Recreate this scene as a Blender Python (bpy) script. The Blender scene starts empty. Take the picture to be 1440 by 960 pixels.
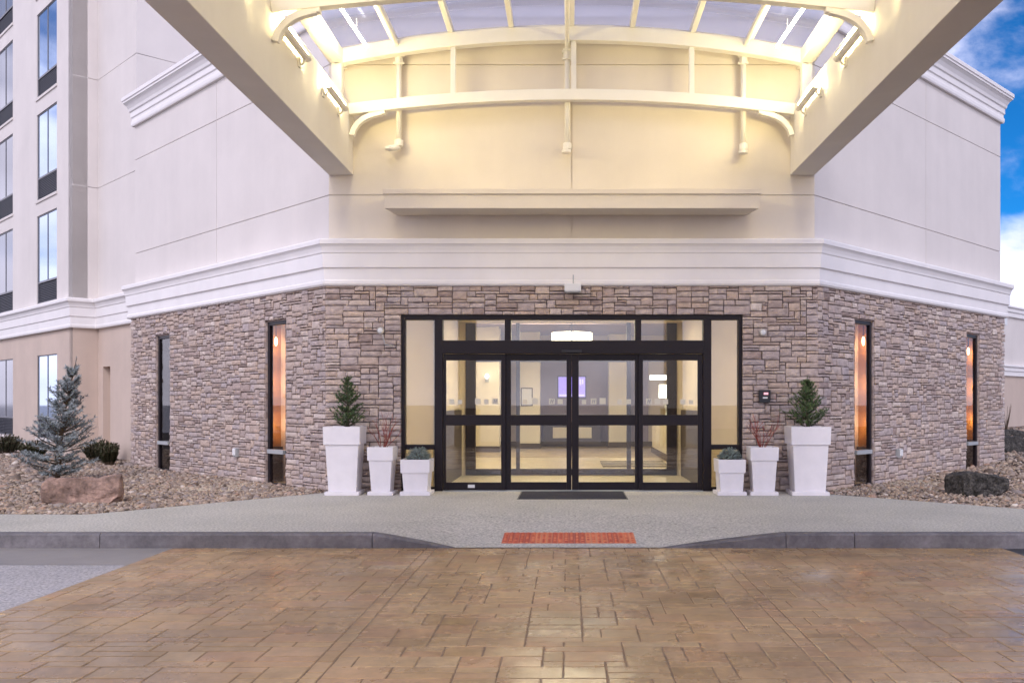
import bpy, math, random
import numpy as np
from mathutils import Vector, Matrix, noise as mnoise

C = bpy.context.scene.collection
scn = bpy.context.scene
R = math.radians

# ------------------------------------------------------------------ camera
cam_d = bpy.data.cameras.new("camera")
cam = bpy.data.objects.new("camera", cam_d)
C.objects.link(cam)
cam.location = (-0.045, -14.77, 1.42)
cam.rotation_euler = (R(90), 0, 0)
cam_d.sensor_width = 36
cam_d.lens = 32.5
cam_d.shift_x = -80 / 1440
cam_d.shift_y = 85 / 1440
cam_d.clip_start = 0.05
cam_d.clip_end = 5000
scn.camera = cam

# ------------------------------------------------------------------ world, sun, exposure
SUN_EL, SUN_ROT = R(42), R(183)
SKY_STRENGTH = 0.1
CLOUD = (9.3, 9.0, 11.0)
world = bpy.data.worlds.new("World")
scn.world = world
world.use_nodes = True
nt = world.node_tree
nt.nodes.clear()


def N(tree, kind, **kw):
    n = tree.nodes.new(kind)
    for k, v in kw.items():
        setattr(n, k, v)
    return n


def L(tree, a, b):
    tree.links.new(a, b)


def math_node(tree, op, a, b=None, clamp=False):
    n = N(tree, 'ShaderNodeMath', operation=op)
    n.use_clamp = clamp
    for i, v in enumerate((a, b)):
        if v is None:
            continue
        if isinstance(v, (int, float)):
            n.inputs[i].default_value = v
        else:
            L(tree, v, n.inputs[i])
    return n.outputs[0]


wo = N(nt, 'ShaderNodeOutputWorld')
bg = N(nt, 'ShaderNodeBackground')
bg.inputs['Strength'].default_value = SKY_STRENGTH
sky = N(nt, 'ShaderNodeTexSky', sky_type='NISHITA')
sky.sun_disc = False
sky.sun_elevation = SUN_EL
sky.sun_rotation = SUN_ROT
sky.altitude = 2500
sky.air_density = 1.0
sky.dust_density = 0.1
sky.ozone_density = 4.0
tc = N(nt, 'ShaderNodeTexCoord')
sep = N(nt, 'ShaderNodeSeparateXYZ')
L(nt, tc.outputs['Generated'], sep.inputs[0])
zc = math_node(nt, 'MAXIMUM', sep.outputs['Z'], 0.0)
den = math_node(nt, 'ADD', zc, 0.22)
px_ = math_node(nt, 'DIVIDE', sep.outputs['X'], den)
py_ = math_node(nt, 'DIVIDE', sep.outputs['Y'], den)
comb = N(nt, 'ShaderNodeCombineXYZ')
L(nt, sep.outputs['X'], comb.inputs[0])
L(nt, sep.outputs['Y'], comb.inputs[1])
L(nt, math_node(nt, 'MULTIPLY', zc, 1.7), comb.inputs[2])
cn = N(nt, 'ShaderNodeTexNoise')
cn.inputs['Scale'].default_value = 5.2
cn.inputs['Detail'].default_value = 9
cn.inputs['Roughness'].default_value = 0.56
cn.inputs['Distortion'].default_value = 0.25
L(nt, comb.outputs[0], cn.inputs['Vector'])
# more cloud low down and over the half of the sky behind the photographer
lowc = math_node(nt, 'MULTIPLY', math_node(nt, 'SUBTRACT', 0.27, zc), 0.75)
back = math_node(nt, 'MULTIPLY', math_node(nt, 'SUBTRACT', 0.45, sep.outputs['Y'], clamp=True), 0.45)
side = math_node(nt, 'MULTIPLY', math_node(nt, 'SUBTRACT', 0.2, sep.outputs['X'], clamp=True), 0.25)
cov = math_node(nt, 'ADD', math_node(nt, 'ADD', math_node(nt, 'ADD', cn.outputs['Fac'], lowc), back), side)
ramp = N(nt, 'ShaderNodeMapRange', interpolation_type='SMOOTHSTEP')
ramp.inputs['From Min'].default_value = 0.46
ramp.inputs['From Max'].default_value = 0.78
L(nt, cov, ramp.inputs['Value'])
shade = N(nt, 'ShaderNodeTexNoise')
shade.inputs['Scale'].default_value = 12.0
shade.inputs['Detail'].default_value = 6
L(nt, comb.outputs[0], shade.inputs['Vector'])
shr = N(nt, 'ShaderNodeMapRange')
shr.inputs['From Min'].default_value = 0.3
shr.inputs['From Max'].default_value = 0.7
shr.inputs['To Min'].default_value = 0.72
shr.inputs['To Max'].default_value = 1.05
L(nt, shade.outputs['Fac'], shr.inputs['Value'])
ccol = N(nt, 'ShaderNodeMix', data_type='RGBA', blend_type='MULTIPLY')
ccol.inputs['Factor'].default_value = 1
ccol.inputs['A'].default_value = (*CLOUD, 1)
L(nt, shr.outputs[0], ccol.inputs['B'])
skytint = N(nt, 'ShaderNodeMix', data_type='RGBA', blend_type='MULTIPLY')
skytint.inputs['Factor'].default_value = 1
skytint.inputs['B'].default_value = (0.06, 0.45, 0.74, 1)
L(nt, sky.outputs[0], skytint.inputs['A'])
mixw = N(nt, 'ShaderNodeMix', data_type='RGBA')
L(nt, ramp.outputs[0], mixw.inputs['Factor'])
L(nt, skytint.outputs['Result'], mixw.inputs['A'])
L(nt, ccol.outputs['Result'], mixw.inputs['B'])
L(nt, mixw.outputs['Result'], bg.inputs['Color'])
L(nt, bg.outputs[0], wo.inputs[0])

sd = bpy.data.lights.new("sun", 'SUN')
sd.energy = 0.9
sd.angle = R(25)
sd.color = (1.0, 0.94, 0.98)
sun = bpy.data.objects.new("sun", sd)
C.objects.link(sun)
sdir = Vector((math.sin(SUN_ROT) * math.cos(SUN_EL), math.cos(SUN_ROT) * math.cos(SUN_EL), math.sin(SUN_EL)))
sun.rotation_euler = sdir.to_track_quat('Z', 'Y').to_euler()
sun.location = (0, -20, 30)

scn.view_settings.view_transform = 'Standard'
scn.view_settings.look = 'None'
scn.view_settings.exposure = 0.90
scn.view_settings.gamma = 1
scn.view_settings.use_curve_mapping = False
scn.cycles.max_bounces = 10
scn.cycles.transparent_max_bounces = 16
scn.cycles.caustics_reflective = False
scn.cycles.caustics_refractive = False
scn.cycles.sample_clamp_indirect = 6

rng = random.Random(7)


# ------------------------------------------------------------------ mesh collector
class MB:
    def __init__(self, M=None):
        self.v, self.f, self.t, self.M = [], [], [], M

    def add(self, verts, faces, tint=0.5):
        b = len(self.v)
        if self.M is not None:
            verts = [self.M @ Vector(p) for p in verts]
        self.v.extend(tuple(p) for p in verts)
        self.f.extend(tuple(i + b for i in f) for f in faces)
        self.t.extend([tint] * len(faces))
        return self

    def box(self, x0, x1, y0, y1, z0, z1, tint=0.5):
        return self.add([(x0, y0, z0), (x1, y0, z0), (x1, y1, z0), (x0, y1, z0), (x0, y0, z1), (x1, y0, z1), (x1, y1, z1), (x0, y1, z1)],
                        [(0, 3, 2, 1), (4, 5, 6, 7), (0, 1, 5, 4), (1, 2, 6, 5), (2, 3, 7, 6), (3, 0, 4, 7)], tint)

    def frustum(self, cx, cy, z0, z1, a0, a1, tint=0.5):
        v = []
        for z, a in ((z0, a0), (z1, a1)):
            v += [(cx - a, cy - a, z), (cx + a, cy - a, z), (cx + a, cy + a, z), (cx - a, cy + a, z)]
        return self.add(v, [(0, 3, 2, 1), (4, 5, 6, 7), (0, 1, 5, 4), (1, 2, 6, 5), (2, 3, 7, 6), (3, 0, 4, 7)], tint)

    def sweep(self, pts, section, up=(0, 0, 1), cap=True, tint=0.5):
        """section: (side, up) pairs carried along pts"""
        n, m = len(pts), len(section)
        vs = []
        for i, p in enumerate(pts):
            p = Vector(p)
            a = Vector(pts[max(0, i - 1)])
            b = Vector(pts[min(n - 1, i + 1)])
            t = (b - a).normalized()
            s = t.cross(Vector(up))
            s.normalize()
            u = s.cross(t)
            vs += [p + s * q[0] + u * q[1] for q in section]
        fs = []
        for i in range(n - 1):
            for k in range(m):
                k2 = (k + 1) % m
                fs.append((i * m + k, i * m + k2, (i + 1) * m + k2, (i + 1) * m + k))
        if cap:
            fs.append(tuple(range(m))[::-1])
            fs.append(tuple((n - 1) * m + k for k in range(m)))
        return self.add(vs, fs, tint)

    def tube(self, pts, r, n=8, cap=True, tint=0.5):
        rs = r if isinstance(r, (list, tuple)) else [r] * len(pts)
        vs, fs = [], []
        m = len(pts)
        for i, p in enumerate(pts):
            p = Vector(p)
            t = (Vector(pts[min(m - 1, i + 1)]) - Vector(pts[max(0, i - 1)]))
            t.normalize()
            ref = Vector((0, 0, 1)) if abs(t.z) < 0.9 else Vector((1, 0, 0))
            s = t.cross(ref).normalized()
            u = s.cross(t)
            for k in range(n):
                a = 2 * math.pi * k / n
                vs.append(p + (s * math.cos(a) + u * math.sin(a)) * rs[i])
        for i in range(m - 1):
            for k in range(n):
                k2 = (k + 1) % n
                fs.append((i * n + k, (i + 1) * n + k, (i + 1) * n + k2, i * n + k2))
        if cap:
            fs.append(tuple(range(n)))
            fs.append(tuple((m - 1) * n + k for k in range(n))[::-1])
        return self.add(vs, fs, tint)

    def lathe(self, prof, n=24, c=(0, 0, 0), tint=0.5):
        vs, fs = [], []
        for r, z in prof:
            for k in range(n):
                a = 2 * math.pi * k / n
                vs.append((c[0] + r * math.cos(a), c[1] + r * math.sin(a), c[2] + z))
        for i in range(len(prof) - 1):
            for k in range(n):
                k2 = (k + 1) % n
                fs.append((i * n + k, i * n + k2, (i + 1) * n + k2, (i + 1) * n + k))
        fs.append(tuple(range(n))[::-1])
        fs.append(tuple((len(prof) - 1) * n + k for k in range(n)))
        return self.add(vs, fs, tint)

    def build(self, name, material, parent=None, smooth=False, bevel=0.0, loc=None):
        me = bpy.data.meshes.new(name)
        off = Vector((0, 0, 0))
        me.from_pydata(self.v, [], self.f)
        at = me.attributes.new('tint', 'FLOAT', 'FACE')
        at.data.foreach_set('value', self.t)
        if smooth:
            me.polygons.foreach_set('use_smooth', [True] * len(self.f))
        me.materials.append(material)
        me.update()
        o = bpy.data.objects.new(name, me)
        C.objects.link(o)
        if parent is not None:
            o.parent = parent
            o.location = -world_loc(parent) if parent.get('_w') else (0, 0, 0)
        if loc is not None:
            o.location = loc
        if bevel:
            b = o.modifiers.new('bevel', 'BEVEL')
            b.width = bevel
            b.segments = 2
            b.limit_method = 'ANGLE'
        return o


def world_loc(o):
    return Vector(o['_w'])


def tag(o, label=None, cat=None, group=None, kind=None):
    if label:
        o['label'] = label
    if cat:
        o['category'] = cat
    if group:
        o['group'] = group
    if kind:
        o['kind'] = kind
    return o


def thing(name, label, cat, loc=(0, 0, 0), group=None, rotz=0.0, local=False):
    """An Empty at the thing's base; its parts are modelled in world space unless local."""
    o = bpy.data.objects.new(name, None)
    C.objects.link(o)
    o.location = loc
    o.rotation_euler = (0, 0, rotz)
    o.empty_display_size = 0.2
    if not local:
        o['_w'] = tuple(loc)
    return tag(o, label, cat, group)


def sub(mb, name, m, part, **kw):
    """a sub-part: the part already sits at the offset of its thing, so its own children need none"""
    o = mb.build(name, m, None, **kw)
    o.parent = part
    return o


def copy_tree(o, parent=None):
    c = o.copy()
    C.objects.link(c)
    if parent is not None:
        c.parent = parent
    for ch in list(o.children):
        copy_tree(ch, c)
    return c


# ------------------------------------------------------------------ materials
def pbr(name, base, rough=0.6, streak=0.0, var=0.0, vscale=3.0, bump=0.0, bscale=40.0, tints=None, metal=0.0, spec=0.5,
        rvar=0.0, fine=0.0, fscale=120.0, stretch=None, coat=0.0):
    m = bpy.data.materials.new(name)
    m.use_nodes = True
    t = m.node_tree
    p = t.nodes['Principled BSDF']
    p.inputs['Roughness'].default_value = rough
    p.inputs['Metallic'].default_value = metal
    p.inputs['Specular IOR Level'].default_value = spec
    p.inputs['Coat Weight'].default_value = coat
    p.inputs['Coat Roughness'].default_value = 0.15
    co = N(t, 'ShaderNodeTexCoord').outputs['Object']
    if stretch:
        mp = N(t, 'ShaderNodeMapping')
        mp.inputs['Scale'].default_value = stretch
        L(t, co, mp.inputs[0])
        co = mp.outputs[0]
    col = None
    if tints:
        a = N(t, 'ShaderNodeAttribute', attribute_name='tint')
        cr = N(t, 'ShaderNodeValToRGB')
        el = cr.color_ramp.elements
        while len(el) < len(tints):
            el.new(0.5)
        for i, c in enumerate(tints):
            el[i].position = i / (len(tints) - 1)
            el[i].color = (*c, 1)
        L(t, a.outputs['Fac'], cr.inputs[0])
        col = cr.outputs[0]
    else:
        rgb = N(t, 'ShaderNodeRGB')
        rgb.outputs[0].default_value = (*base, 1)
        col = rgb.outputs[0]

    def noise(scale, detail=6, rgh=0.6):
        n = N(t, 'ShaderNodeTexNoise')
        n.inputs['Scale'].default_value = scale
        n.inputs['Detail'].default_value = detail
        n.inputs['Roughness'].default_value = rgh
        L(t, co, n.inputs['Vector'])
        return n.outputs['Fac']

    def vary(col, fac, amt):
        mr = N(t, 'ShaderNodeMapRange')
        mr.inputs['From Min'].default_value = 0.3
        mr.inputs['From Max'].default_value = 0.7
        mr.inputs['To Min'].default_value = 1 - amt
        mr.inputs['To Max'].default_value = 1 + amt
        L(t, fac, mr.inputs['Value'])
        mx = N(t, 'ShaderNodeMix', data_type='RGBA', blend_type='MULTIPLY')
        mx.inputs['Factor'].default_value = 1
        L(t, col, mx.inputs['A'])
        L(t, mr.outputs[0], mx.inputs['B'])
        return mx.outputs['Result']
    big = None
    if var:
        big = noise(vscale)
        col = vary(col, big, var)
    if streak:
        mp2 = N(t, 'ShaderNodeMapping')
        mp2.inputs['Scale'].default_value = (2.3, 2.3, 0.16)
        L(t, co, mp2.inputs[0])
        sn = N(t, 'ShaderNodeTexNoise')
        sn.inputs['Scale'].default_value = 1.0
        sn.inputs['Detail'].default_value = 7
        L(t, mp2.outputs[0], sn.inputs['Vector'])
        col = vary(col, sn.outputs['Fac'], streak)
    if fine:
        col = vary(col, noise(fscale, 3, 0.7), fine)
    L(t, col, p.inputs['Base Color'])
    if rvar:
        mr = N(t, 'ShaderNodeMapRange')
        mr.inputs['From Min'].default_value = 0.35
        mr.inputs['From Max'].default_value = 0.65
        mr.inputs['To Min'].default_value = max(0.03, rough - rvar)
        mr.inputs['To Max'].default_value = min(1, rough + rvar)
        L(t, noise(vscale * 1.7), mr.inputs['Value'])
        L(t, mr.outputs[0], p.inputs['Roughness'])
    if bump:
        b = N(t, 'ShaderNodeBump')
        b.inputs['Strength'].default_value = 1.0
        b.inputs['Distance'].default_value = bump
        L(t, noise(bscale), b.inputs['Height'])
        L(t, b.outputs[0], p.inputs['Normal'])
    return m


def glow(name, color, strength):
    m = bpy.data.materials.new(name)
    m.use_nodes = True
    t = m.node_tree
    p = t.nodes['Principled BSDF']
    p.inputs['Base Color'].default_value = (0.8, 0.8, 0.8, 1)
    p.inputs['Emission Color'].default_value = (*color, 1)
    p.inputs['Emission Strength'].default_value = strength
    return m


def glass(name, tint=(1, 1, 1), refl=0.12, rough=0.01, milky=0.0, milk=(0.8, 0.8, 0.9)):
    m = bpy.data.materials.new(name)
    m.use_nodes = True
    t = m.node_tree
    t.nodes.clear()
    out = N(t, 'ShaderNodeOutputMaterial')
    tr = N(t, 'ShaderNodeBsdfTransparent')
    tr.inputs[0].default_value = (*tint, 1)
    gl = N(t, 'ShaderNodeBsdfGlossy')
    gl.inputs['Roughness'].default_value = rough
    lw = N(t, 'ShaderNodeLayerWeight')
    lw.inputs['Blend'].default_value = 0.5
    f = math_node(t, 'ADD', math_node(t, 'MULTIPLY', math_node(t, 'POWER', lw.outputs['Facing'], 4.0), 0.6), refl, clamp=True)
    mx = N(t, 'ShaderNodeMixShader')
    L(t, f, mx.inputs[0])
    src = tr.outputs[0]
    if milky:
        tl = N(t, 'ShaderNodeBsdfTranslucent')
        tl.inputs[0].default_value = (*milk, 1)
        m2 = N(t, 'ShaderNodeMixShader')
        m2.inputs[0].default_value = milky
        L(t, src, m2.inputs[1])
        L(t, tl.outputs[0], m2.inputs[2])
        src = m2.outputs[0]
    L(t, src, mx.inputs[1])
    L(t, gl.outputs[0], mx.inputs[2])
    L(t, mx.outputs[0], out.inputs[0])
    return m


M = {}
M['lamplit_render'] = pbr('lamplit_cream_render', (0.73, 0.66, 0.565), 0.85, streak=.02, var=0.045, vscale=0.9, bump=0.0012, bscale=260, fine=0.03, fscale=90)  # wing render made yellower: warm canopy light put into the colour
M['render'] = pbr('cream_render', (0.70, 0.65, 0.615), 0.85, streak=.022, var=0.045, vscale=0.9, bump=0.0012, bscale=260, fine=0.03, fscale=90)
M['render_pink'] = pbr('pink_beige_render', (0.57, 0.46, 0.385), 0.85, streak=.03, var=0.06, vscale=1.1, bump=0.0012, bscale=260, fine=0.03, fscale=90)
M['trim'] = pbr('white_trim', (0.82, 0.79, 0.78), 0.7, streak=.02, var=0.03, vscale=2, bump=0.0006, bscale=200)
M['beam'] = pbr('cream_beam_render', (0.76, 0.72, 0.66), 0.8, streak=.02, var=0.04, vscale=1.0, bump=0.001, bscale=240)
M['steel'] = pbr('cream_painted_steel', (0.82, 0.79, 0.72), 0.4, var=0.02, vscale=4)
STONE = [(0.25, 0.185, 0.16), (0.385, 0.295, 0.262), (0.435, 0.355, 0.322), (0.485, 0.37, 0.30), (0.40, 0.335, 0.328), (0.53, 0.43, 0.37), (0.62, 0.535, 0.48)]
M['stone'] = pbr('ledge_stone', (0.3, 0.25, 0.22), 0.85, var=0.22, vscale=11, bump=0.011, bscale=30, tints=STONE, fine=0.12, fscale=75)
M['mortar'] = pbr('dark_mortar', (0.25, 0.20, 0.18), 0.95, var=0.1, bump=0.004, bscale=60)
M['reveal'] = pbr('stone_reveal', (0.20, 0.165, 0.14), 0.9, var=0.25, vscale=9, bump=0.008, bscale=40)
M['frame'] = pbr('dark_bronze_frame', (0.014, 0.010, 0.013), 0.38, var=0.1, vscale=5, spec=0.22)
M['beige_metal'] = pbr('beige_metal', (0.45, 0.42, 0.38), 0.5)
M['black'] = pbr('black_plastic', (0.012, 0.012, 0.015), 0.45)
M['white_plastic'] = pbr('white_plastic', (0.72, 0.72, 0.72), 0.4)
M['grey_metal'] = pbr('grey_metal', (0.42, 0.44, 0.45), 0.4, metal=0.3)
M['planter'] = pbr('white_planter_plastic', (0.74, 0.71, 0.73), 0.5, streak=.03, var=0.04, vscale=5)
M['soil'] = pbr('planter_soil', (0.05, 0.035, 0.025), 0.95, var=0.3, vscale=30, bump=0.02, bscale=60)
M['glass'] = glass('door_glass', (0.92, 0.93, 0.91), 0.105)
M['wing_glass'] = glass('window_glass', (0.9, 0.88, 0.86), 0.05)
M['roof_glass'] = glass('canopy_roof_panels', (0.84, 0.86, 0.98), 0.10, 0.02, milky=0.5, milk=(0.93, 0.94, 1.0))
M['mirror_glass'] = pbr('reflective_window_glass', (0.46, 0.58, 0.74), 0.03, metal=0.85, var=0.04, vscale=0.8)
M['curtain_glass'] = pbr('curtained_window_glass', (0.23, 0.235, 0.26), 0.08, metal=0.5, var=0.2, vscale=2.5, stretch=(6, 6, 0.05))
M['win_frame'] = pbr('window_aluminium', (0.16, 0.16, 0.18), 0.45)
M['grille'] = pbr('dark_grille', (0.025, 0.028, 0.045), 0.5)
M['paver'] = pbr('stamped_concrete', (0.3, 0.2, 0.13), 0.28, var=0.28, vscale=0.9, bump=0.0025, bscale=11, rvar=0.14,
                 tints=[(0.315, 0.195, 0.09), (0.375, 0.242, 0.117), (0.405, 0.27, 0.135), (0.385, 0.23, 0.117), (0.445, 0.315, 0.17)], fine=0.16, fscale=9, spec=0.55)
M['paver_joint'] = pbr('stamped_joint', (0.21, 0.135, 0.078), 0.7, var=0.3, vscale=6, bump=0.003)
M['sidewalk'] = pbr('exposed_aggregate', (0.46, 0.44, 0.385), 0.88, var=0.09, vscale=0.9, bump=0.004, bscale=90, fine=0.45, fscale=34, spec=0.25)
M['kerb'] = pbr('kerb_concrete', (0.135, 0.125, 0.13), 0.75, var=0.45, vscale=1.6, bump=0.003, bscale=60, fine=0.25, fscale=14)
M['gutter'] = pbr('gutter_concrete', (0.26, 0.24, 0.225), 0.6, var=0.12, vscale=1.5, bump=0.002, fine=0.1)
M['asphalt'] = pbr('pale_asphalt', (0.42, 0.40, 0.40), 0.7, var=0.12, vscale=0.9, bump=0.006, bscale=120, fine=0.5, fscale=38)
M['wet_asphalt'] = pbr('dark_asphalt', (0.05, 0.05, 0.055), 0.5, var=0.2, vscale=1.2, bump=0.006, bscale=120, fine=0.3, fscale=75)
M['gravel_bed'] = pbr('gravel_bed', (0.055, 0.042, 0.035), 0.95, var=0.3, vscale=18, bump=0.02, bscale=50)
M['gravel'] = pbr('river_gravel', (0.3, 0.25, 0.2), 0.85, tints=[(0.07, 0.05, 0.04), (0.22, 0.165, 0.125), (0.35, 0.265, 0.195), (0.24, 0.20, 0.185), (0.46, 0.37, 0.28), (0.36, 0.235, 0.17), (0.66, 0.59, 0.52)], fine=0.15, fscale=60)
M['red_rock'] = pbr('red_sandstone_rock', (0.28, 0.185, 0.145), 0.9, var=0.6, vscale=3.0, bump=0.05, bscale=9, fine=0.4, fscale=14)
M['dark_rock'] = pbr('dark_pitted_rock', (0.055, 0.05, 0.045), 0.9, var=0.8, vscale=9, bump=0.06, bscale=16, fine=0.9, fscale=30)
M['tactile'] = pbr('brick_red_tactile', (0.50, 0.10, 0.06), 0.7, var=0.08, vscale=3, tints=[(0.40, 0.075, 0.045), (0.58, 0.14, 0.065), (0.68, 0.24, 0.11)])
M['mat'] = pbr('navy_doormat', (0.018, 0.018, 0.032), 0.95, bump=0.004, bscale=180, fine=0.3)
M['needle_blue'] = pbr('blue_spruce_needles', (0.1, 0.14, 0.14), 0.7, tints=[(0.05, 0.07, 0.06), (0.12, 0.15, 0.145), (0.20, 0.235, 0.24), (0.34, 0.37, 0.385)])
M['needle_green'] = pbr('green_spruce_needles', (0.04, 0.07, 0.02), 0.6, tints=[(0.02, 0.045, 0.016), (0.043, 0.088, 0.026), (0.075, 0.135, 0.038), (0.14, 0.18, 0.065)])
M['needle_cushion'] = pbr('grey_green_sprigs', (0.1, 0.15, 0.14), 0.7, tints=[(0.06, 0.095, 0.085), (0.13, 0.18, 0.165), (0.21, 0.27, 0.25), (0.30, 0.36, 0.34)])
M['shrub'] = pbr('dark_shrub_leaves', (0.05, 0.06, 0.02), 0.6, tints=[(0.02, 0.027, 0.012), (0.045, 0.055, 0.02), (0.08, 0.085, 0.033), (0.11, 0.07, 0.035)])
M['bark'] = pbr('bark', (0.11, 0.075, 0.05), 0.9, var=0.3, vscale=20, bump=0.004)
M['red_twig'] = pbr('red_twigs', (0.26, 0.045, 0.03), 0.55, var=0.25, vscale=12)
M['lobby_wall'] = pbr('lobby_cream_wall', (0.66, 0.56, 0.40), 0.7, var=0.02)
M['lobby_white'] = pbr('lobby_white_paint', (0.80, 0.74, 0.62), 0.6)
M['lobby_purple'] = pbr('lobby_mauve_paint', (0.26, 0.20, 0.24), 0.7, var=0.05)
M['lobby_floor'] = pbr('lobby_tile', (0.60, 0.52, 0.38), 0.3, var=0.05, vscale=2)
M['lobby_wood'] = pbr('lobby_wood_floor', (0.34, 0.27, 0.18), 0.45, var=0.25, vscale=3, stretch=(0.6, 9, 1))
M['lobby_dark'] = pbr('lobby_dark_wood', (0.055, 0.04, 0.035), 0.5, var=0.2, vscale=4, stretch=(1, 1, 6))
M['lobby_mat'] = pbr('lobby_mat', (0.10, 0.085, 0.06), 0.95)
M['ceiling'] = pbr('ceiling_paint', (0.72, 0.66, 0.54), 0.8)
M['orange_wall'] = pbr('amber_room_wall', (0.55, 0.25, 0.065), 0.7, var=0.06)
M['drape'] = pbr('pale_drape', (0.62, 0.47, 0.42), 0.8, var=0.1, vscale=3, stretch=(5, 5, .2))
M['frost'] = pbr('frosted_film', (0.62, 0.58, 0.46), 0.6)
M['deco'] = pbr('grey_print', (0.28, 0.27, 0.27), 0.6)
CANOPY_LIGHT = (1.0, 0.82, 0.38)
M['tube'] = glow('canopy_lamp', CANOPY_LIGHT, 125)
M['lob_tube'] = glow('ceiling_panel_light', (1.0, 0.86, 0.60), 15)
M['rod'] = glow('slim_reflection_glow', (1.0, 0.95, 0.78), 30)  # lamp reflection in the roof glass, given as a glow
M['bay_fill_glow'] = glow('bay_fill_glow', (1.0, 0.84, 0.56), 6)  # glow of the added strips behind the sidelights
M['drum'] = glow('pendant_shade', (1.0, 0.88, 0.62), 5.0)
M['lampshade'] = glow('lamp_shade_glow', (1.0, 0.90, 0.72), 4.0)
M['bulb'] = glow('bulb', (1.0, 0.74, 0.40), 42)  # glow of the added bulbs hidden behind the window jambs
M['bulb_dim'] = glow('dim_bulb', (1.0, 0.72, 0.36), 5)
M['tv_blue'] = glow('television_blue', (0.12, 0.07, 0.75), .75)
M['tv_white'] = glow('television_caption', (0.55, 0.52, 1.0), .8)
M['red_led'] = glow('red_led', (0.8, 0.08, 0.12), 0.6)


# ------------------------------------------------------------------ frames of reference of the walls (u right, y inward)
def frame_at(x, y, deg):
    return Matrix.Translation((x, y, 0)) @ Matrix.Rotation(R(deg), 4, 'Z')


S2 = math.sqrt(0.5)
AX = 3.88
LW, RW = 8.25, 7.87
BLX, BLY = -AX - LW * S2, LW * S2
BRX, BRY = AX + RW * S2, RW * S2
F_FRONT = frame_at(-AX, 0, 0)
F_LEFT = frame_at(BLX, BLY, -45)
F_RIGHT = frame_at(AX, 0, 45)
Z_CORN0, Z_CORN1 = 3.27, 4.0

bld = thing('hotel_entrance_wing', 'hotel entrance block with stone veneer base, cream upper walls and glass sliding doors', 'building', (0, 1, 0))


# ------------------------------------------------------------------ random ashlar layout
def snapped(a, b, step, keys):
    n = max(1, round((b - a) / step))
    g = [a + (b - a) * i / n for i in range(n + 1)]
    for k in keys:
        i = min(range(len(g)), key=lambda j: abs(g[j] - k))
        g[i] = k
    return sorted(set(g))


def ashlar(u0, u1, z0, z1, holes, su, sz, ws, hs, r):
    U = snapped(u0, u1, su, [h[0] for h in holes] + [h[1] for h in holes])
    Z = snapped(z0, z1, sz, [h[2] for h in holes] + [h[3] for h in holes])
    nu, nz = len(U) - 1, len(Z) - 1
    occ = np.zeros((nu, nz), bool)
    for i in range(nu):
        for j in range(nz):
            cu, cz = (U[i] + U[i + 1]) / 2, (Z[j] + Z[j + 1]) / 2
            if any(h[0] < cu < h[1] and h[2] < cz < h[3] for h in holes):
                occ[i, j] = True
    out = []
    for j in range(nz):
        for i in range(nu):
            if occ[i, j]:
                continue
            h = r.choice(hs)
            w = r.choice(ws)
            ww = 0
            while ww < w and i + ww < nu and not occ[i + ww, j]:
                ww += 1
            hh = 0
            while hh < h and j + hh < nz and not occ[i:i + ww, j + hh].any():
                hh += 1
            # never leave a sliver
            if i + ww < nu and not occ[i + ww, j] and (i + ww + 1 >= nu or occ[i + ww + 1, j]) and not occ[i + ww, j:j + hh].any():
                ww += 1
            occ[i:i + ww, j:j + hh] = True
            out.append((U[i], U[i + ww], Z[j], Z[j + hh]))
    return out


def stone_face(mb, rects, r, gap=0.0038, d0=0.080, dv=0.018, amp=0.0045, cell=0.07, sink=0.010):
    for (a, b, c, d) in rects:
        a += gap * r.uniform(.4, 1.3)
        b -= gap * r.uniform(.4, 1.3)
        c += gap * r.uniform(.4, 1.3)
        d -= gap * r.uniform(.4, 1.3)
        if b - a < 0.02 or d - c < 0.015:
            continue
        nx = max(3, int((b - a) / cell) + 2)
        nz = 3 if d - c < 0.09 else 4
        dep = d0 + r.uniform(0, dv)
        tx, tz = r.uniform(-.007, .007), r.uniform(-.008, .003)
        vs, fs = [], []
        for j in range(nz + 1):
            for i in range(nx + 1):
                fu, fz = i / nx, j / nz
                e = sink if i in (0, nx) or j in (0, nz) else 0.0
                ju = 0 if i in (0, nx) else r.uniform(-.2, .2) / nx
                # edge wobble
                wu = r.uniform(0, .005) * (1 if i == 0 else -1 if i == nx else 0)
                wz = r.uniform(0, .006) * (1 if j == 0 else -1 if j == nz else 0)
                vs.append((a + (b - a) * (fu + ju) + wu, -(dep - e + tx * (fu - .5) * 2 + tz * (fz - .5) * 2 + r.uniform(-amp, amp)), c + (d - c) * fz + wz))
        W = nx + 1
        for j in range(nz):
            for i in range(nx):
                fs.append((j * W + i, j * W + i + 1, (j + 1) * W + i + 1, (j + 1) * W + i))
        ring = [i for i in range(W)] + [j * W + nx for j in range(1, nz + 1)] + [nz * W + i for i in range(nx - 1, -1, -1)] + [j * W for j in range(nz - 1, 0, -1)]
        base = len(vs)
        vs += [(vs[k][0], 0.0, vs[k][2]) for k in ring]
        m = len(ring)
        for k in range(m):
            k2 = (k + 1) % m
            fs.append((ring[k2], ring[k], base + k, base + k2))
        mb.add(vs, fs, min(1, max(0, r.betavariate(2.2, 2.2))))


WS = [3, 4, 4, 5, 5, 6, 7, 8]
HS = [1, 1, 2, 2, 2, 2, 3]
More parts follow.
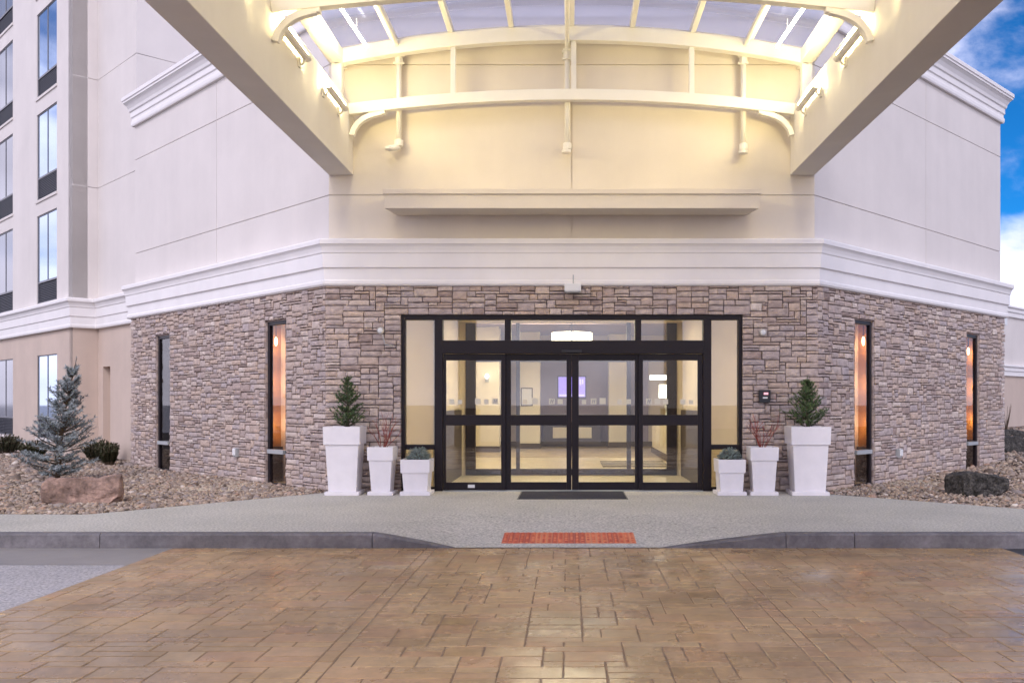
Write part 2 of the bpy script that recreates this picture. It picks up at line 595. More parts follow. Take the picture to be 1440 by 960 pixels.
# storefront opening, in front-wall u (u = x + AX)
DX0, DX1, DZ1 = -2.716, 2.716, 2.806
front_hole = (DX0 + AX, DX1 + AX, -1, DZ1)
left_holes = [(LW - 2.01, LW - 1.253, -1, 2.83), (LW - 6.88, LW - 6.13, -1, 2.83)]
right_holes = [(1.153, 1.88, -1, 2.83), (5.827, 6.52, -1, 2.83)]
for fr, W_, holes in ((F_FRONT, 2 * AX, [front_hole]), (F_LEFT, LW, left_holes), (F_RIGHT, RW, right_holes)):
    r_ = random.Random(int(W_ * 100))
    mb = MB(fr)
    e = 0.036
    stone_face(mb, ashlar(-e, W_ + e, -0.12, Z_CORN0, holes, 0.047, 0.045, WS, HS, r_), r_)
    sw = mb.build('stone_wall', M['stone'], bld)
    bk = MB(fr)
    th_ = 0.3 if fr is F_FRONT else 0.05
    hs = sorted(holes)
    x = 0
    for h in hs:
        bk.box(x, h[0], 0.0, th_, -0.3, Z_CORN0)
        bk.box(h[0], h[1], 0.0, th_, h[3], Z_CORN0)
        x = h[1]
    bk.box(x, W_, 0.0, th_, -0.3, Z_CORN0)
    sub(bk, 'mortar_backing', M['mortar'], sw)
    # stones turned into the openings
    for h in hs:
        if h is front_hole:
            continue
        jb = MB(fr)
        for side in (0, 1):
            z = -0.1
            while z < h[3] - 0.02:
                dz = min(r_.choice((0.056, 0.112, 0.112, 0.168)), h[3] - z)
                t = r_.uniform(.012, .03)
                xa, xb = (h[0] + 0.001, h[0] + t) if side == 0 else (h[1] - t, h[1] - 0.001)
                jb.box(xa, xb, -0.06, -.001, z + .006, z + dz - .006, r_.betavariate(2.2, 2.2) * .8)
                z += dz
        jb.box(h[0] + .04, h[1] - .04, -0.05, -.001, h[3] - 0.02, h[3] - 0.002, 0.1)
        sub(jb, 'window_reveal', M['stone'], sw)


# ------------------------------------------------------------------ upper render panels with reveal joints
def panels(fr, W_, us, zs, g=0.007):
    mb = MB(fr)
    for i in range(len(us) - 1):
        for j in range(len(zs) - 1):
            a = us[i] + (g if i else 0)
            b = us[i + 1] - (g if i < len(us) - 2 else 0)
            c = zs[j] + (g if j else 0)
            d = zs[j + 1] - (g if j < len(zs) - 2 else 0)
            mb.box(a, b, 0, 0.02, c, d)
    mb.box(0.002, W_ - 0.002, 0.0205, 0.3, zs[0], zs[-1])
    return mb


ZJ = [3.99, 4.72, 6.80, 7.56]
panels(F_FRONT, 2 * AX, [0, AX, 2 * AX], ZJ).build('wall', M['lamplit_render'], bld)
panels(F_LEFT, LW, [0, LW - 2.9 * 1.414, LW], ZJ).build('wall', M['render'], bld)
panels(F_RIGHT, RW, [0, 2.9 * 1.414, RW], ZJ).build('wall', M['render'], bld)
# end walls of the wings and a flat roof
mb = MB(frame_at(BLX, BLY, -45))
mb.box(0, 0.3, 0.301, 3.0, -0.2, 7.56)
mb.build('end_wall', M['render'], bld)
mb = MB(frame_at(BRX, BRY, 45))
mb.box(-0.3, 0, 0.301, 4.0, -0.2, 7.56)
mb.build('end_wall', M['render'], bld)
mb = MB()
poly = [(BLX + .1, BLY + .1), (-AX, .2), (AX, .2), (BRX - .1, BRY + .1), (BRX - 2.9, BRY + 3), (0, 16), (BLX + 2.2, BLY + 2.2)]
n_ = len(poly)
mb.add([(x, y, 7.50) for x, y in poly] + [(x, y, 7.55) for x, y in poly],
       [tuple(range(n_))[::-1], tuple(range(n_, 2 * n_))] + [(i, (i + 1) % n_, n_ + (i + 1) % n_, n_ + i) for i in range(n_)])
mb.build('roof', M['render'], bld)


# ------------------------------------------------------------------ cornices: a profile mitred round the corners
def mitred(path, prof, k=1.0, lim=9.0, k2=1.0):
    mb = MB()
    prof = [(a * k if a < lim else lim * k + (a - lim) * k2, z) for a, z in prof]
    n = len(path)
    P = [Vector((p[0], p[1])) for p in path]
    offs = []
    for i in range(n):
        ns = []
        if i > 0:
            d = (P[i] - P[i - 1]).normalized()
            ns.append(Vector((d.y, -d.x)))
        if i < n - 1:
            d = (P[i + 1] - P[i]).normalized()
            ns.append(Vector((d.y, -d.x)))
        if len(ns) == 1:
            offs.append(ns[0])
        else:
            s = ns[0] + ns[1]
            offs.append(s / (1 + ns[0].dot(ns[1])))
    m = len(prof)
    vs = [(P[i].x + offs[i].x * q[0], P[i].y + offs[i].y * q[0], q[1]) for i in range(n) for q in prof]
    fs = []
    for i in range(n - 1):
        for k in range(m):
            k2 = (k + 1) % m
            fs.append((i * m + k, (i + 1) * m + k, (i + 1) * m + k2, i * m + k2))
    fs.append(tuple(range(m)))
    fs.append(tuple((n - 1) * m + k for k in range(m))[::-1])
    return mb.add(vs, fs)


LOWER = [(-0.03, 3.262), (.115, 3.262), (.135, 3.29), (.135, 3.335), (.115, 3.36), (.115, 3.535), (.15, 3.55), (.15, 3.765), (.175, 3.78), (.185, 3.82),
         (.215, 3.87), (.26, 3.905), (.285, 3.912), (.285, 3.975), (.265, 3.995), (-0.03, 4.02)]
UPPER = [(-0.03, 7.54), (.09, 7.54), (.11, 7.57), (.11, 7.64), (.085, 7.66), (.085, 7.72), (.12, 7.74), (.12, 7.85), (.16, 7.87), (.18, 7.93), (.235, 8.0),
         (.30, 8.045), (.325, 8.05), (.325, 8.09), (.355, 8.10), (.355, 8.17), (.33, 8.19), (-0.03, 8.24)]
pth = [(BLX + 1.2, BLY + 1.2), (BLX, BLY), (-AX, 0), (AX, 0), (BRX, BRY), (BRX - 1.2, BRY + 1.2)]
mitred(pth, LOWER, 1.0, .15, .5).build('cornice', M['trim'], bld)
mitred(pth, UPPER, .62).build('cornice', M['trim'], bld)

# the long box ledge over the doors
mb = MB()
mb.add([(-2.80, 0, 4.40), (2.80, 0, 4.40), (2.86, -.66, 4.372), (-2.86, -.66, 4.372), (-2.86, 0, 4.60), (2.86, 0, 4.60), (2.86, -.66, 4.585), (-2.86, -.66, 4.585)],
       [(0, 1, 2, 3), (3, 2, 6, 7), (0, 3, 7, 4), (1, 5, 6, 2), (4, 7, 6, 5), (0, 4, 5, 1)])
led = mb.build('ledge', M['lamplit_render'], bld, bevel=.006)
sub(MB().box(-2.885, 2.885, -.685, -0.002, 4.587, 4.665), 'ledge_cap', M['lamplit_render'], led, bevel=.006)


# ------------------------------------------------------------------ narrow wing windows
def wing_window(fr, h, lit, flip):
    u0, u1, _, zt = h
    mb = MB(fr)
    y0, y1 = -0.035, 0.035
    w = 0.065
    mb.box(u0 + .03, u0 + .03 + w, y0, y1, -0.1, zt - .02)
    mb.box(u1 - .03 - w, u1 - .03, y0, y1, -0.1, zt - .02)
    mb.box(u0 + .03 + w, u1 - .03 - w, y0, y1, zt - .02 - w, zt - .02)
    mb.box(u0 + .03 + w, u1 - .03 - w, y0, y1, -0.1, 0.02)
    win = mb.build('window', M['frame'], bld, bevel=.004)
    sub(MB(fr).box(u0 + .03 + w + .001, u1 - .03 - w - .001, y0 - .05, y1 + .01, 0.53, 0.60), 'crossbar', M['grey_metal'], win, bevel=.004)
    g = MB(fr)
    g.box(u0 + .05, u1 - .05, y0 + .03, y0 + .036, 0.601, zt - .04)
    g.box(u0 + .05, u1 - .05, y0 + .03, y0 + .036, 0.0, 0.529)
    sub(g, 'pane', M['wing_glass'], win)
    # the room behind
    a, b, c, d = u0 - .32, u1 + .32, 0.055, .40
    ws_, wm = (b, -1) if flip else (a, 1)
    rm = MB(fr)
    rm.box(a - .05, b + .05, d, d + .05, -0.05, 3.0)
    rm.box(a, b, c, d, 3.0, 3.05)
    rm.box(a, b, c, d, -0.1, -0.05)
    sub(rm, 'room_wall', M['drape'] if lit else M['lobby_dark'], win)
    for xx in (a - .05, b):
        sub(MB(fr).box(xx, xx + .05, c, d, -0.05, 3.0), 'side_wall', M['orange_wall'] if lit else M['lobby_dark'], win)
    if lit:
        xa, xb = sorted((ws_ + wm * .02, ws_ + wm * .10))
        sub(MB(fr).box(xa, xb, c + .02, d - .02, -.04, .62), 'cabinet', M['lobby_dark'], win)
        for zl, uo, yo, mm, sc in ((2.42, -.20, .24, 'bulb_dim', .55), (.95, -.22, .085, 'bulb', .6), (1.65, -.22, .085, 'bulb', .6), (2.3, -.22, .085, 'bulb', .6)):  # dim bulb hangs in view; the others are added unseen behind the jamb
            hang = mm == 'bulb_dim'
            ub_ = (u1 - uo) if flip else (u0 + uo)
            lb = MB(fr)
            lb.lathe([(.012 * sc, .0), (.04 * sc, .03), (.05 * sc, .08), (.04 * sc, .13), (.012 * sc, .16)], 12, (ub_, yo, zl))
            sub(lb, 'bulb', M[mm], win, smooth=True)
            sub(MB(fr).box(ub_ - .02, ub_ + .02, .0505, yo, zl - .02, zl - .002) if not hang else MB(fr).tube([(ub_, yo, 3.0), (ub_, yo, zl + .16)], .008, 6), 'lamp_bracket', M['frame'], win)
    return win


wing_window(F_LEFT, left_holes[0], True, False)
wing_window(F_LEFT, left_holes[1], False, False)
wing_window(F_RIGHT, right_holes[0], True, True)
wing_window(F_RIGHT, right_holes[1], True, True)

# ------------------------------------------------------------------ storefront and automatic doors (plane y = 0.03 .. 0.15)
YA, YB = -0.02, 0.13
fm = MB()


def bar(x0, x1, z0, z1, ya=YA, yb=YB):
    fm.box(x0, x1, ya, yb, z0, z1)


bar(DX0, DX0 + .055, -0.02, DZ1)
bar(DX1 - .055, DX1, -0.02, DZ1)
bar(DX0 + .055, DX1 - .055, DZ1 - .075, DZ1)
ML0, ML1 = -2.19, -2.06
MR0, MR1 = 2.10, 2.23
bar(ML0, ML1, -0.02, DZ1 - .075)
bar(MR0, MR1, -0.02, DZ1 - .075)
for a, b in ((DX0 + .055, ML0), (MR1, DX1 - .055)):
    bar(a, b, 0.66, 0.74, YA + .02, YB - .02)
    bar(a, b, -0.02, 0.06, YA + .02, YB - .02)
TZ0, TZ1 = 2.19, 2.40
bar(ML1, MR0, TZ0, TZ1, YA - .035, YB)          # operator header
bar(-1.07, -0.97, TZ1, DZ1 - .075)
bar(1.01, 1.11, TZ1, DZ1 - .075)
stf = fm.build('entrance_frame', M['frame'], bld, bevel=.005)
g = MB()
g.box(DX0 + .05, ML0 + .005, .045, .053, .74, DZ1 - .07)
g.box(MR1 - .005, DX1 - .05, .045, .053, .74, DZ1 - .07)
g.box(DX0 + .05, ML0 + .005, .045, .053, .06, .66)
g.box(MR1 - .005, DX1 - .05, .045, .053, .06, .66)
g.box(ML1 - .005, -1.065, .045, .053, TZ1, DZ1 - .07)
g.box(-.975, 1.015, .045, .053, TZ1, DZ1 - .07)
g.box(1.105, MR0 + .005, .045, .053, TZ1, DZ1 - .07)
sub(g, 'pane', M['glass'], stf)
sub(MB().box(-.16, .16, -.10, -.056, 2.205, 2.245), 'door_sensor', M['black'], stf, bevel=.006)
thr = MB().box(-2.05, 2.09, -.12, .25, -0.01, 0.012)
sub(thr, 'threshold', M['grey_metal'], stf)


def decal_squares(x0, x1, z, y, n, logo_at, door, r):
    s = .092
    xs = [x0 + .05 + (x1 - x0 - .1 - s) * i / (n - 1) for i in range(n)]
    for i, x in enumerate(xs):
        if i != logo_at and r.random() < .12:
            continue
        s = .092 if i == logo_at else r.choice((.07, .08, .092, .10))
        sub(MB().box(x, x + s, y - .003, y - .0008, z, z + s), 'frosted_marker', M['frost'], door)
    x = xs[logo_at]
    s = .092
    lg = MB()
    yf, yb_ = y - .0046, y - .0032

    def stroke(xa, za, xb, zb, w):
        lg.add([(xa, yb_, za), (xa + w, yb_, za), (xb + w, yb_, zb), (xb, yb_, zb), (xa, yf, za), (xa + w, yf, za), (xb + w, yf, zb), (xb, yf, zb)],
               [(0, 1, 2, 3), (4, 7, 6, 5), (0, 4, 5, 1), (1, 5, 6, 2), (2, 6, 7, 3), (3, 7, 4, 0)])
    stroke(x + .018, z + .014, x + .034, z + .078, .012)
    stroke(x + .050, z + .014, x + .066, z + .078, .012)
    stroke(x + .040, z + .040, x + .042, z + .050, .018)
    lo = sub(lg, 'logo', M['deco'], door)


def door_leaf(x0, x1, y, stl, str_, top, logo_at, sliding):
    mb = MB()
    y0, y1 = y, y + .045
    mb.box(x0, x0 + stl, y0, y1, .012, top)
    mb.box(x1 - str_, x1, y0, y1, .012, top)
    mb.box(x0 + stl, x1 - str_, y0, y1, top - .10, top)
    mb.box(x0 + stl, x1 - str_, y0, y1, 1.045, 1.215)
    mb.box(x0 + stl, x1 - str_, y0, y1, .012, .135)
    d = mb.build('sliding_door' if sliding else 'fixed_door_panel', M['frame'], bld, bevel=.005)
    g = MB()
    g.box(x0 + stl - .01, x1 - str_ + .01, y0 + .018, y0 + .026, 1.21, top - .095)
    g.box(x0 + stl - .01, x1 - str_ + .01, y0 + .018, y0 + .026, .13, 1.05)
    sub(g, 'pane', M['glass'], d)
    decal_squares(x0 + stl, x1 - str_, 1.385, y0 + .018, 6, logo_at, d, rng)
    return d


dl = door_leaf(-2.055, -1.06, .015, .045, .07, 2.185, 5, False)
door_leaf(-1.075, -.003, .065, .10, .08, 2.185, 4, True)
door_leaf(.003, 1.085, .065, .11, .07, 2.185, 1, True)
door_leaf(1.075, 2.095, .015, .065, .08, 2.185, 0, False)
sub(MB().box(-1.66, -1.55, .010, .0145, .05, .10), 'sticker', M['white_plastic'], dl)

# ------------------------------------------------------------------ vestibule and lobby
fl = MB().box(-6.5, 6.5, .14, 15.5, -.08, -.002)
tag(fl.build('lobby_floor', M['lobby_floor']), 'polished cream tile floor running back through the lobby', kind='structure')
tag(MB().box(-5.4, 5.4, 9.0, 14.9, -.002, .004).build('wood_floor', M['lobby_wood']), 'brown plank floor at the back of the lobby', kind='structure')
VY = 3.2
vw = MB()
for s in (-1, 1):
    xa, xb = sorted((s * 2.17, s * 2.23))
    vw.box(xa, xb, .14, VY, 0, 2.95)
    # lined bay behind the sidelight
    xa, xb = sorted((s * 2.235, s * 3.0))
    vw.box(xa, xb, .95, 1.0, 0, 2.95)
    xa, xb = sorted((s * 2.95, s * 3.0))
    vw.box(xa, xb, .302, .949, 0, 2.95)
vw.box(-3.1, 3.1, .302, VY + .1, 2.951, 3.05)
vw.box(-6, -2.05, VY, VY + .12, 0, 2.949)
vw.box(2.05, 6, VY, VY + .12, 0, 2.949)
vw.box(-6, 6, VY, VY + .12, 3.051, 3.80)
vw.build('vestibule_wall', M['lobby_wall'], bld)
for s in (-1, 1):
    xa, xb = sorted((s * 2.12, s * 2.168))
    MB().box(xa, xb, .25, VY - .06, .001, 1.27).build('wainscot', M['lobby_dark'], bld, bevel=.004)
inn = MB()
for x0, x1 in ((-2.05, -1.86), (-1.07, -1.0), (1.08, 1.16), (1.86, 2.05)):
    inn.box(x0, x1, VY - .03, VY + .09, 0.001, 2.949)
inn.box(-1.86, -1.07, VY - .02, VY + .08, .001, .12)
inn.box(-1.0, 1.08, VY - .02, VY + .08, .001, .12)
inn.box(1.16, 1.86, VY - .02, VY + .08, .001, .12)
inn.box(-1.86, -1.07, VY - .02, VY + .08, 2.2, 2.36)
inn.box(-1.0, 1.08, VY - .02, VY + .08, 2.2, 2.36)
inn.box(1.16, 1.86, VY - .02, VY + .08, 2.2, 2.36)
inn.build('inner_door_frame', M['frame'], bld, bevel=.004)

lw = MB()
lw.box(-5.5, -5.4, VY + .12, 15, 0, 3.8)
lw.box(5.4, 5.5, VY + .12, 15, 0, 3.8)
lw.box(-5.5, 5.5, 15.0, 15.1, 0, 3.8)
lw.build('lobby_wall', M['lobby_wall'], bld)
MB().box(-5.5, 5.5, VY + .12, 15.1, 3.801, 3.9).build('lobby_ceiling', M['ceiling'], bld)
sf = MB()
sf.box(-2.2, 2.2, 5.0, 9.5, 3.62, 3.795)
sf.box(-5.3, 5.3, 10.5, 14.9, 3.55, 3.795)
sf.build('ceiling_soffit', M['lobby_purple'], bld)
pp = MB()
pp.box(-.95, 1.25, 14.86, 14.995, .12, 2.75)
pp.box(1.9, 2.5, 14.86, 14.995, .12, 2.75)
pp.build('mauve_panel', M['lobby_purple'], bld)
sk = MB()
sk.box(-5.3, 5.3, 14.84, 14.859, .003, .16)
sk.box(-5.39, -5.37, 4, 14.8, .003, .16)
sk.build('skirting', M['lobby_dark'], bld)
for x0, x1, y in ((-2.72, -2.02, 11.4), (-1.55, -.92, 13.2), (1.2, 1.85, 14.1)):
    c_ = MB().box(x0, x1, y, y + .6, .005, 3.54).build('column', M['lobby_white'], bld, bevel=.006)
    sub(MB().box(x0 - .02, x1 + .02, y - .02, y + .62, .004, .17), 'column_base', M['lobby_dark'], c_)
# left partition that closes the view past the first column
MB().box(-3.4, -3.3, 6.5, 14.9, .003, 3.54).build('partition_wall', M['lobby_wall'], bld)

for s in (-1, 1):  # unseen glowing strips added to brighten the bays behind the sidelights
    xa, xb = sorted((s * 2.90, s * 2.945))
    MB().box(xa, xb, .33, .37, .1, 2.8).build('added_fill_strip', M['bay_fill_glow'], bld)

GL = 'flush ceiling lights of the lobby'
def ceil_light(x, y, z, w, d, label, m='lob_tube'):
    t = thing('ceiling_light', label, 'ceiling light', (x, y, z), GL, local=True)
    f = MB().box(-w / 2 - .03, w / 2 + .03, -d / 2 - .03, d / 2 + .03, -.025, 0)
    fo = f.build('frame', M['white_plastic'], t)
    MB().box(-w / 2, w / 2, -d / 2, d / 2, -.035, -.026).build('diffuser', M[m], t)


ceil_light(0.0, 1.6, 2.95, 2.4, .6, 'flush lit ceiling panel inside the vestibule between the two sets of doors')
ceil_light(-3.8, 6.5, 3.8, .8, 3.2, 'long lit ceiling panel along the left side of the lobby')
ceil_light(3.6, 6.8, 3.8, .8, 3.6, 'long lit ceiling panel above the reception desk')
ceil_light(-.6, 10.0, 3.8, 2.6, .7, 'wide lit ceiling panel at the back of the lobby')

t = thing('pendant_lamp', 'glowing white drum pendant hanging in the lobby above the door header', 'pendant lamp', (0.02, 6.2, 2.78), local=True)
MB().lathe([(.44, 0), (.46, .005), (.46, .20), (.44, .205)], 40).build('lamp_shade', M['drum'], t, smooth=False)
MB().tube([(0, 0, .2), (0, 0, .838)], .015, 8).build('rod', M['frame'], t)
MB().box(-.012, .012, -.468, -.459, -.01, .215).build('strap', M['frame'], t)

t = thing('television', 'wall television with a blue screen on the mauve back wall of the lobby', 'television', (.05, 14.86, 1.55), local=True)
MB().box(-.46, .46, -.06, -.001, 0, .70).build('casing', M['black'], t, bevel=.006)
s_ = MB().box(-.43, .43, -.066, -.061, .03, .67).build('screen', M['tv_blue'], t)
cp = MB()
cp.box(-.40, .40, -.0685, -.0665, .06, .11)
for k in range(5):
    cp.box(.02 + k * .075, .07 + k * .075, -.0685, -.0665, .44 - .03 * (k % 2), .60)
sub(cp, 'screen_caption', M['tv_white'], s_)

t = thing('console_table', 'dark console table with a cream front below the lobby television', 'console table', (.05, 14.5, .005), local=True)
MB().box(-.95, .95, -.22, .22, .72, .78).build('table_top', M['lobby_dark'], t, bevel=.006)
MB().box(-.90, .90, -.18, .18, .10, .719).build('cabinet', M['lobby_dark'], t, bevel=.004)
for xa in (-.6, .12):
    MB().box(xa, xa + .5, -.195, -.181, .28, .62).build('door', M['lobby_white'], t, bevel=.004)
t = thing('notice_board', 'pale framed notice sheet on the white lobby column left of the television', 'notice', (-1.50, 13.199, 1.3), local=True)
MB().box(-.0, .0 + .36, -.03, -.002, 0, .55).build('frame', M['frame'], t, bevel=.003)
MB().box(.03, .33, -.034, -.031, .03, .52).build('paper', M['white_plastic'], t)
t = thing('reception_desk', 'white panelled reception desk on the right of the lobby', 'reception desk', (2.75, 9.2, 0.005), local=True)
MB().box(-.42, .45, -1.9, 2.4, 0, 1.0).build('body', M['lobby_white'], t, bevel=.006)
MB().box(-.50, .5, -1.98, 2.45, 1.001, 1.05).build('counter_top', M['lobby_white'], t, bevel=.006)
MB().box(-.46, .47, -1.94, 2.42, -.003, .14).build('plinth', M['lobby_dark'], t)
pn = MB()
for k in range(4):
    pn.box(-.434, -.421, -1.75 + k * 1.0, -1.0 + k * 1.0, .25, .9)
pn.box(-.30, .33, -1.914, -1.901, .25, .9)
pn.build('raised_panel', M['lobby_white'], t, bevel=.004)

t = thing('table_lamp', 'lit table lamp with white drum shade standing on the reception desk', 'table lamp', (2.42, 8.6, 1.056), local=True)
MB().lathe([(.09, 0), (.09, .02), (.025, .04), (.02, .15), (.05, .24), (.055, .30), (.02, .38), (.012, .50)], 20).build('base', M['grey_metal'], t, smooth=True)
MB().lathe([(.19, .47), (.185, .80)], 28).build('lamp_shade', M['lampshade'], t, smooth=False)

t = thing('wall_light', 'bright horizontal bar light on the wall beyond the reception desk', 'wall light', (2.95, 14.99, 2.12), local=True)
MB().box(-.42, .42, -.10, 0, 0, .17).build('housing', M['white_plastic'], t, bevel=.004)
MB().box(-.40, .40, -.105, -.101, .015, .155).build('diffuser', M['lampshade'], t)

t = thing('wall_sconce', 'small sconce with a bare glowing bulb on the first lobby column', 'wall light', (-2.36, 11.4, 2.1), local=True)
MB().box(-.05, .05, -.03, 0, -.12, .12).build('backplate', M['grey_metal'], t, bevel=.004)
MB().lathe([(.015, 0), (.05, .03), (.055, .08), (.02, .13)], 14, (0, -.09, -.02)).build('bulb', M['lampshade'], t, smooth=True)

t = thing('lobby_mat', 'dark striped floor mat beside the reception desk', 'mat', (1.45, 6.4, 0.0), local=True)
MB().box(-.75, .75, -1.0, 1.0, -.002, .012).build('rubber', M['lobby_mat'], t)
ms = MB()
for k in range(3):
    ms.box(-.75, .75, -.62 + k * .55, -.55 + k * .55, .0125, .016)
ms.build('stripe', M['lobby_floor'], t)

# ------------------------------------------------------------------ guest-room tower on the left
CX, CY = -12.38, 8.20
QX, QY = -11.96, 8.62
RX, RY = -10.13, 6.79
F_P = frame_at(CX, CY, -45)
F_Q = frame_at(QX, QY, -45)
tow = thing('hotel_tower', 'tall cream guest room tower with stacked windows and pink beige ground floor', 'building', (-14, 12, 0))
ZF = [3.99, 6.82, 9.55, 12.28, 15.2]
WU = [(-2.94, -1.23), (-6.95, -5.26), (-10.4, -8.7)]
ROWS = [(0.98, 2.67, .46), (4.64, 6.43, 4.06), (7.45, 9.17, 6.85), (10.15, 11.88, 9.62), (12.9, 14.6, 12.35)]


def wall_with_holes(mb, u0, u1, z0, z1, holes, y0, y1):
    us = sorted({u0, u1} | {min(max(v, u0), u1) for h in holes for v in h[:2]})
    zs = sorted({z0, z1} | {min(max(v, z0), z1) for h in holes for v in h[2:]})
    for i in range(len(us) - 1):
        run = None
        for j in range(len(zs) - 1):
            cu, cz = (us[i] + us[i + 1]) / 2, (zs[j] + zs[j + 1]) / 2
            if any(h[0] < cu < h[1] and h[2] < cz < h[3] for h in holes):
                if run is not None:
                    mb.box(us[i], us[i + 1], y0, y1, run, zs[j])
                run = None
            elif run is None:
                run = zs[j]
        if run is not None:
            mb.box(us[i], us[i + 1], y0, y1, run, zs[-1])


holesP = [(a, b, zg - (zb - zb), zt) for (a, b) in WU for (zb, zt, zg) in ROWS]
mb = MB(F_P)
wall_with_holes(mb, -13, 0, 3.40, 15.2, [h for h in holesP if h[2] > 3], 0, .35)
mb.build('wall', M['render'], tow)
mb = MB(F_P)
wall_with_holes(mb, -13, 0, -0.3, 3.40, [h for h in holesP if h[2] < 3], .004, .35)
mb.build('ground_floor_wall', M['render_pink'], tow)
# return wall, then the set-back wall and its return behind the entrance block
for nm, m_, z0, z1, dy in (('wall', M['render'], 3.40, 15.2, 0.0), ('ground_floor_wall', M['render_pink'], -.3, 3.40, .004)):
    mb = MB(frame_at(CX, CY, 45))
    zz = [z0] + [z for z in ZF if z0 + .5 < z < z1] + [z1]
    for a, b in zip(zz[:-1], zz[1:]):
        mb.box(0 if dy == 0 else .004, .64, dy, .3, a + .006, b - .006)
    mb.build(nm, m_, tow)
    mb = MB(F_Q)
    qh = [(.35, .86, .3, 2.30)] if z0 < 0 else []
    for a, b in zip(zz[:-1], zz[1:]):
        wall_with_holes(mb, .004, 2.588, a + .006, b - .006, qh, dy, .3)
    if qh:
        mb.box(.36, .85, .22, .28, .3, 2.29)
    mb.build(nm, m_, tow)
mb = MB(frame_at(RX, RY, 45))
for a, b in zip(ZF[:-1], ZF[1:]):
    mb.box(.002, 7, 0, .3, a + .006, b - .006)
mb.build('wall', M['render'], tow)
bk = MB(F_Q)
bk.box(.05, 2.5, .302, .34, -.3, 15.1)
bk.M = frame_at(RX, RY, 45)
bk.box(.31, 7, .302, .34, 3.5, 15.1)
bk.build('joint_backing', M['render'], tow)
TLOW = [(a * .62, z) for a, z in LOWER]
mitred([(CX - 13 * S2, CY + 13 * S2), (CX, CY), (QX, QY), (RX + .35, RY - .35)], TLOW).build('cornice', M['trim'], tow)
for ci, (a, b) in enumerate(WU):
    for ri, (zb, zt, zg) in enumerate(ROWS):
        fr_ = MB(F_P)
        w = .03
        fr_.box(a, a + w, .022, .16, zg, zt)
        fr_.box(b - w, b, .022, .16, zg, zt)
        fr_.box(a + w, b - w, .022, .16, zt - w, zt)
        fr_.box(a + w, b - w, .022, .16, zg, zg + w)
        fr_.box(a + w, b - w, .022, .16, zb - .03, zb + .02)
        um = (a + b) / 2
        fr_.box(um - .015, um + .015, .022, .16, zb + .02, zt - w)
        wo_ = fr_.build('window', M['win_frame'], tow)
        gm = M['mirror_glass'] if ci == 0 else M['curtain_glass']
        p = MB(F_P)
        p.box(a + w, um - .015, .035, .045, zb + .02, zt - w)
        p.box(um + .015, b - w, .035, .045, zb + .02, zt - w)
        sub(p, 'pane', gm, wo_)
        gr = MB(F_P)
        k = zg + w + .015
        while k < zb - .06:
            gr.box(a + w, b - w, .04, .12, k, k + .022)
            k += .045
        sub(gr, 'grille', M['grille'], wo_)
        sub(MB(F_P).box(a, b, .17, .3, zg - .06, zb - .03), 'grille_backing', M['black'], wo_)
        sl = MB(F_P).box(a - .05, b + .05, -.03, .02, zg - .07, zg - .003)
        sub(sl, 'sill', M['render'], wo_)
# ------------------------------------------------------------------ low building seen past the right wing
far = thing('low_annex', 'low pale annex building with white mouldings and downpipe beyond the right wing', 'building', (15, 16.5, 0.5))
F_A = frame_at(13.2, 14.5, 45)
MB(F_A).box(0, 12, 0.0, .3, .2, 2.6).build('ground_floor_wall', M['render_pink'], far)
MB(F_A).box(0, 12, 0.003, .3, 2.6, 4.5).build('wall', M['render'], far)
pa = [(13.2 - .01, 14.5 - .01), (13.2 + 12 * S2, 14.5 + 12 * S2)]
ANX = [(-.02, 2.28), (.06, 2.28), (.06, 2.42), (.09, 2.44), (.09, 2.55), (.13, 2.58), (.13, 2.63), (-.02, 2.66)]
mitred(pa, ANX).build('cornice', M['trim'], far)
mitred(pa, [(a, z + 1.95) for a, z in ANX]).build('cornice', M['trim'], far)
dp = MB(F_A)
dp.tube([(1.05, -.09, .4), (1.05, -.09, 3.95)], .05, 10)
dp.box(.94, 1.16, -.2, -.02, 3.9, 4.15)
dp.build('downpipe', M['white_plastic'], far)

# ------------------------------------------------------------------ entrance canopy
can = thing('entrance_canopy', 'cream drive-through canopy with arched trusses and barrel glass roof over the doors', 'canopy', (0, -6, 0))
CEND = -18.6
HB = 3.49


def arc(x, z0, sag, half):
    return z0 + sag * (1 - (x / half) ** 2)


def upz(x):
    return arc(x, 6.80, .38, 3.72)


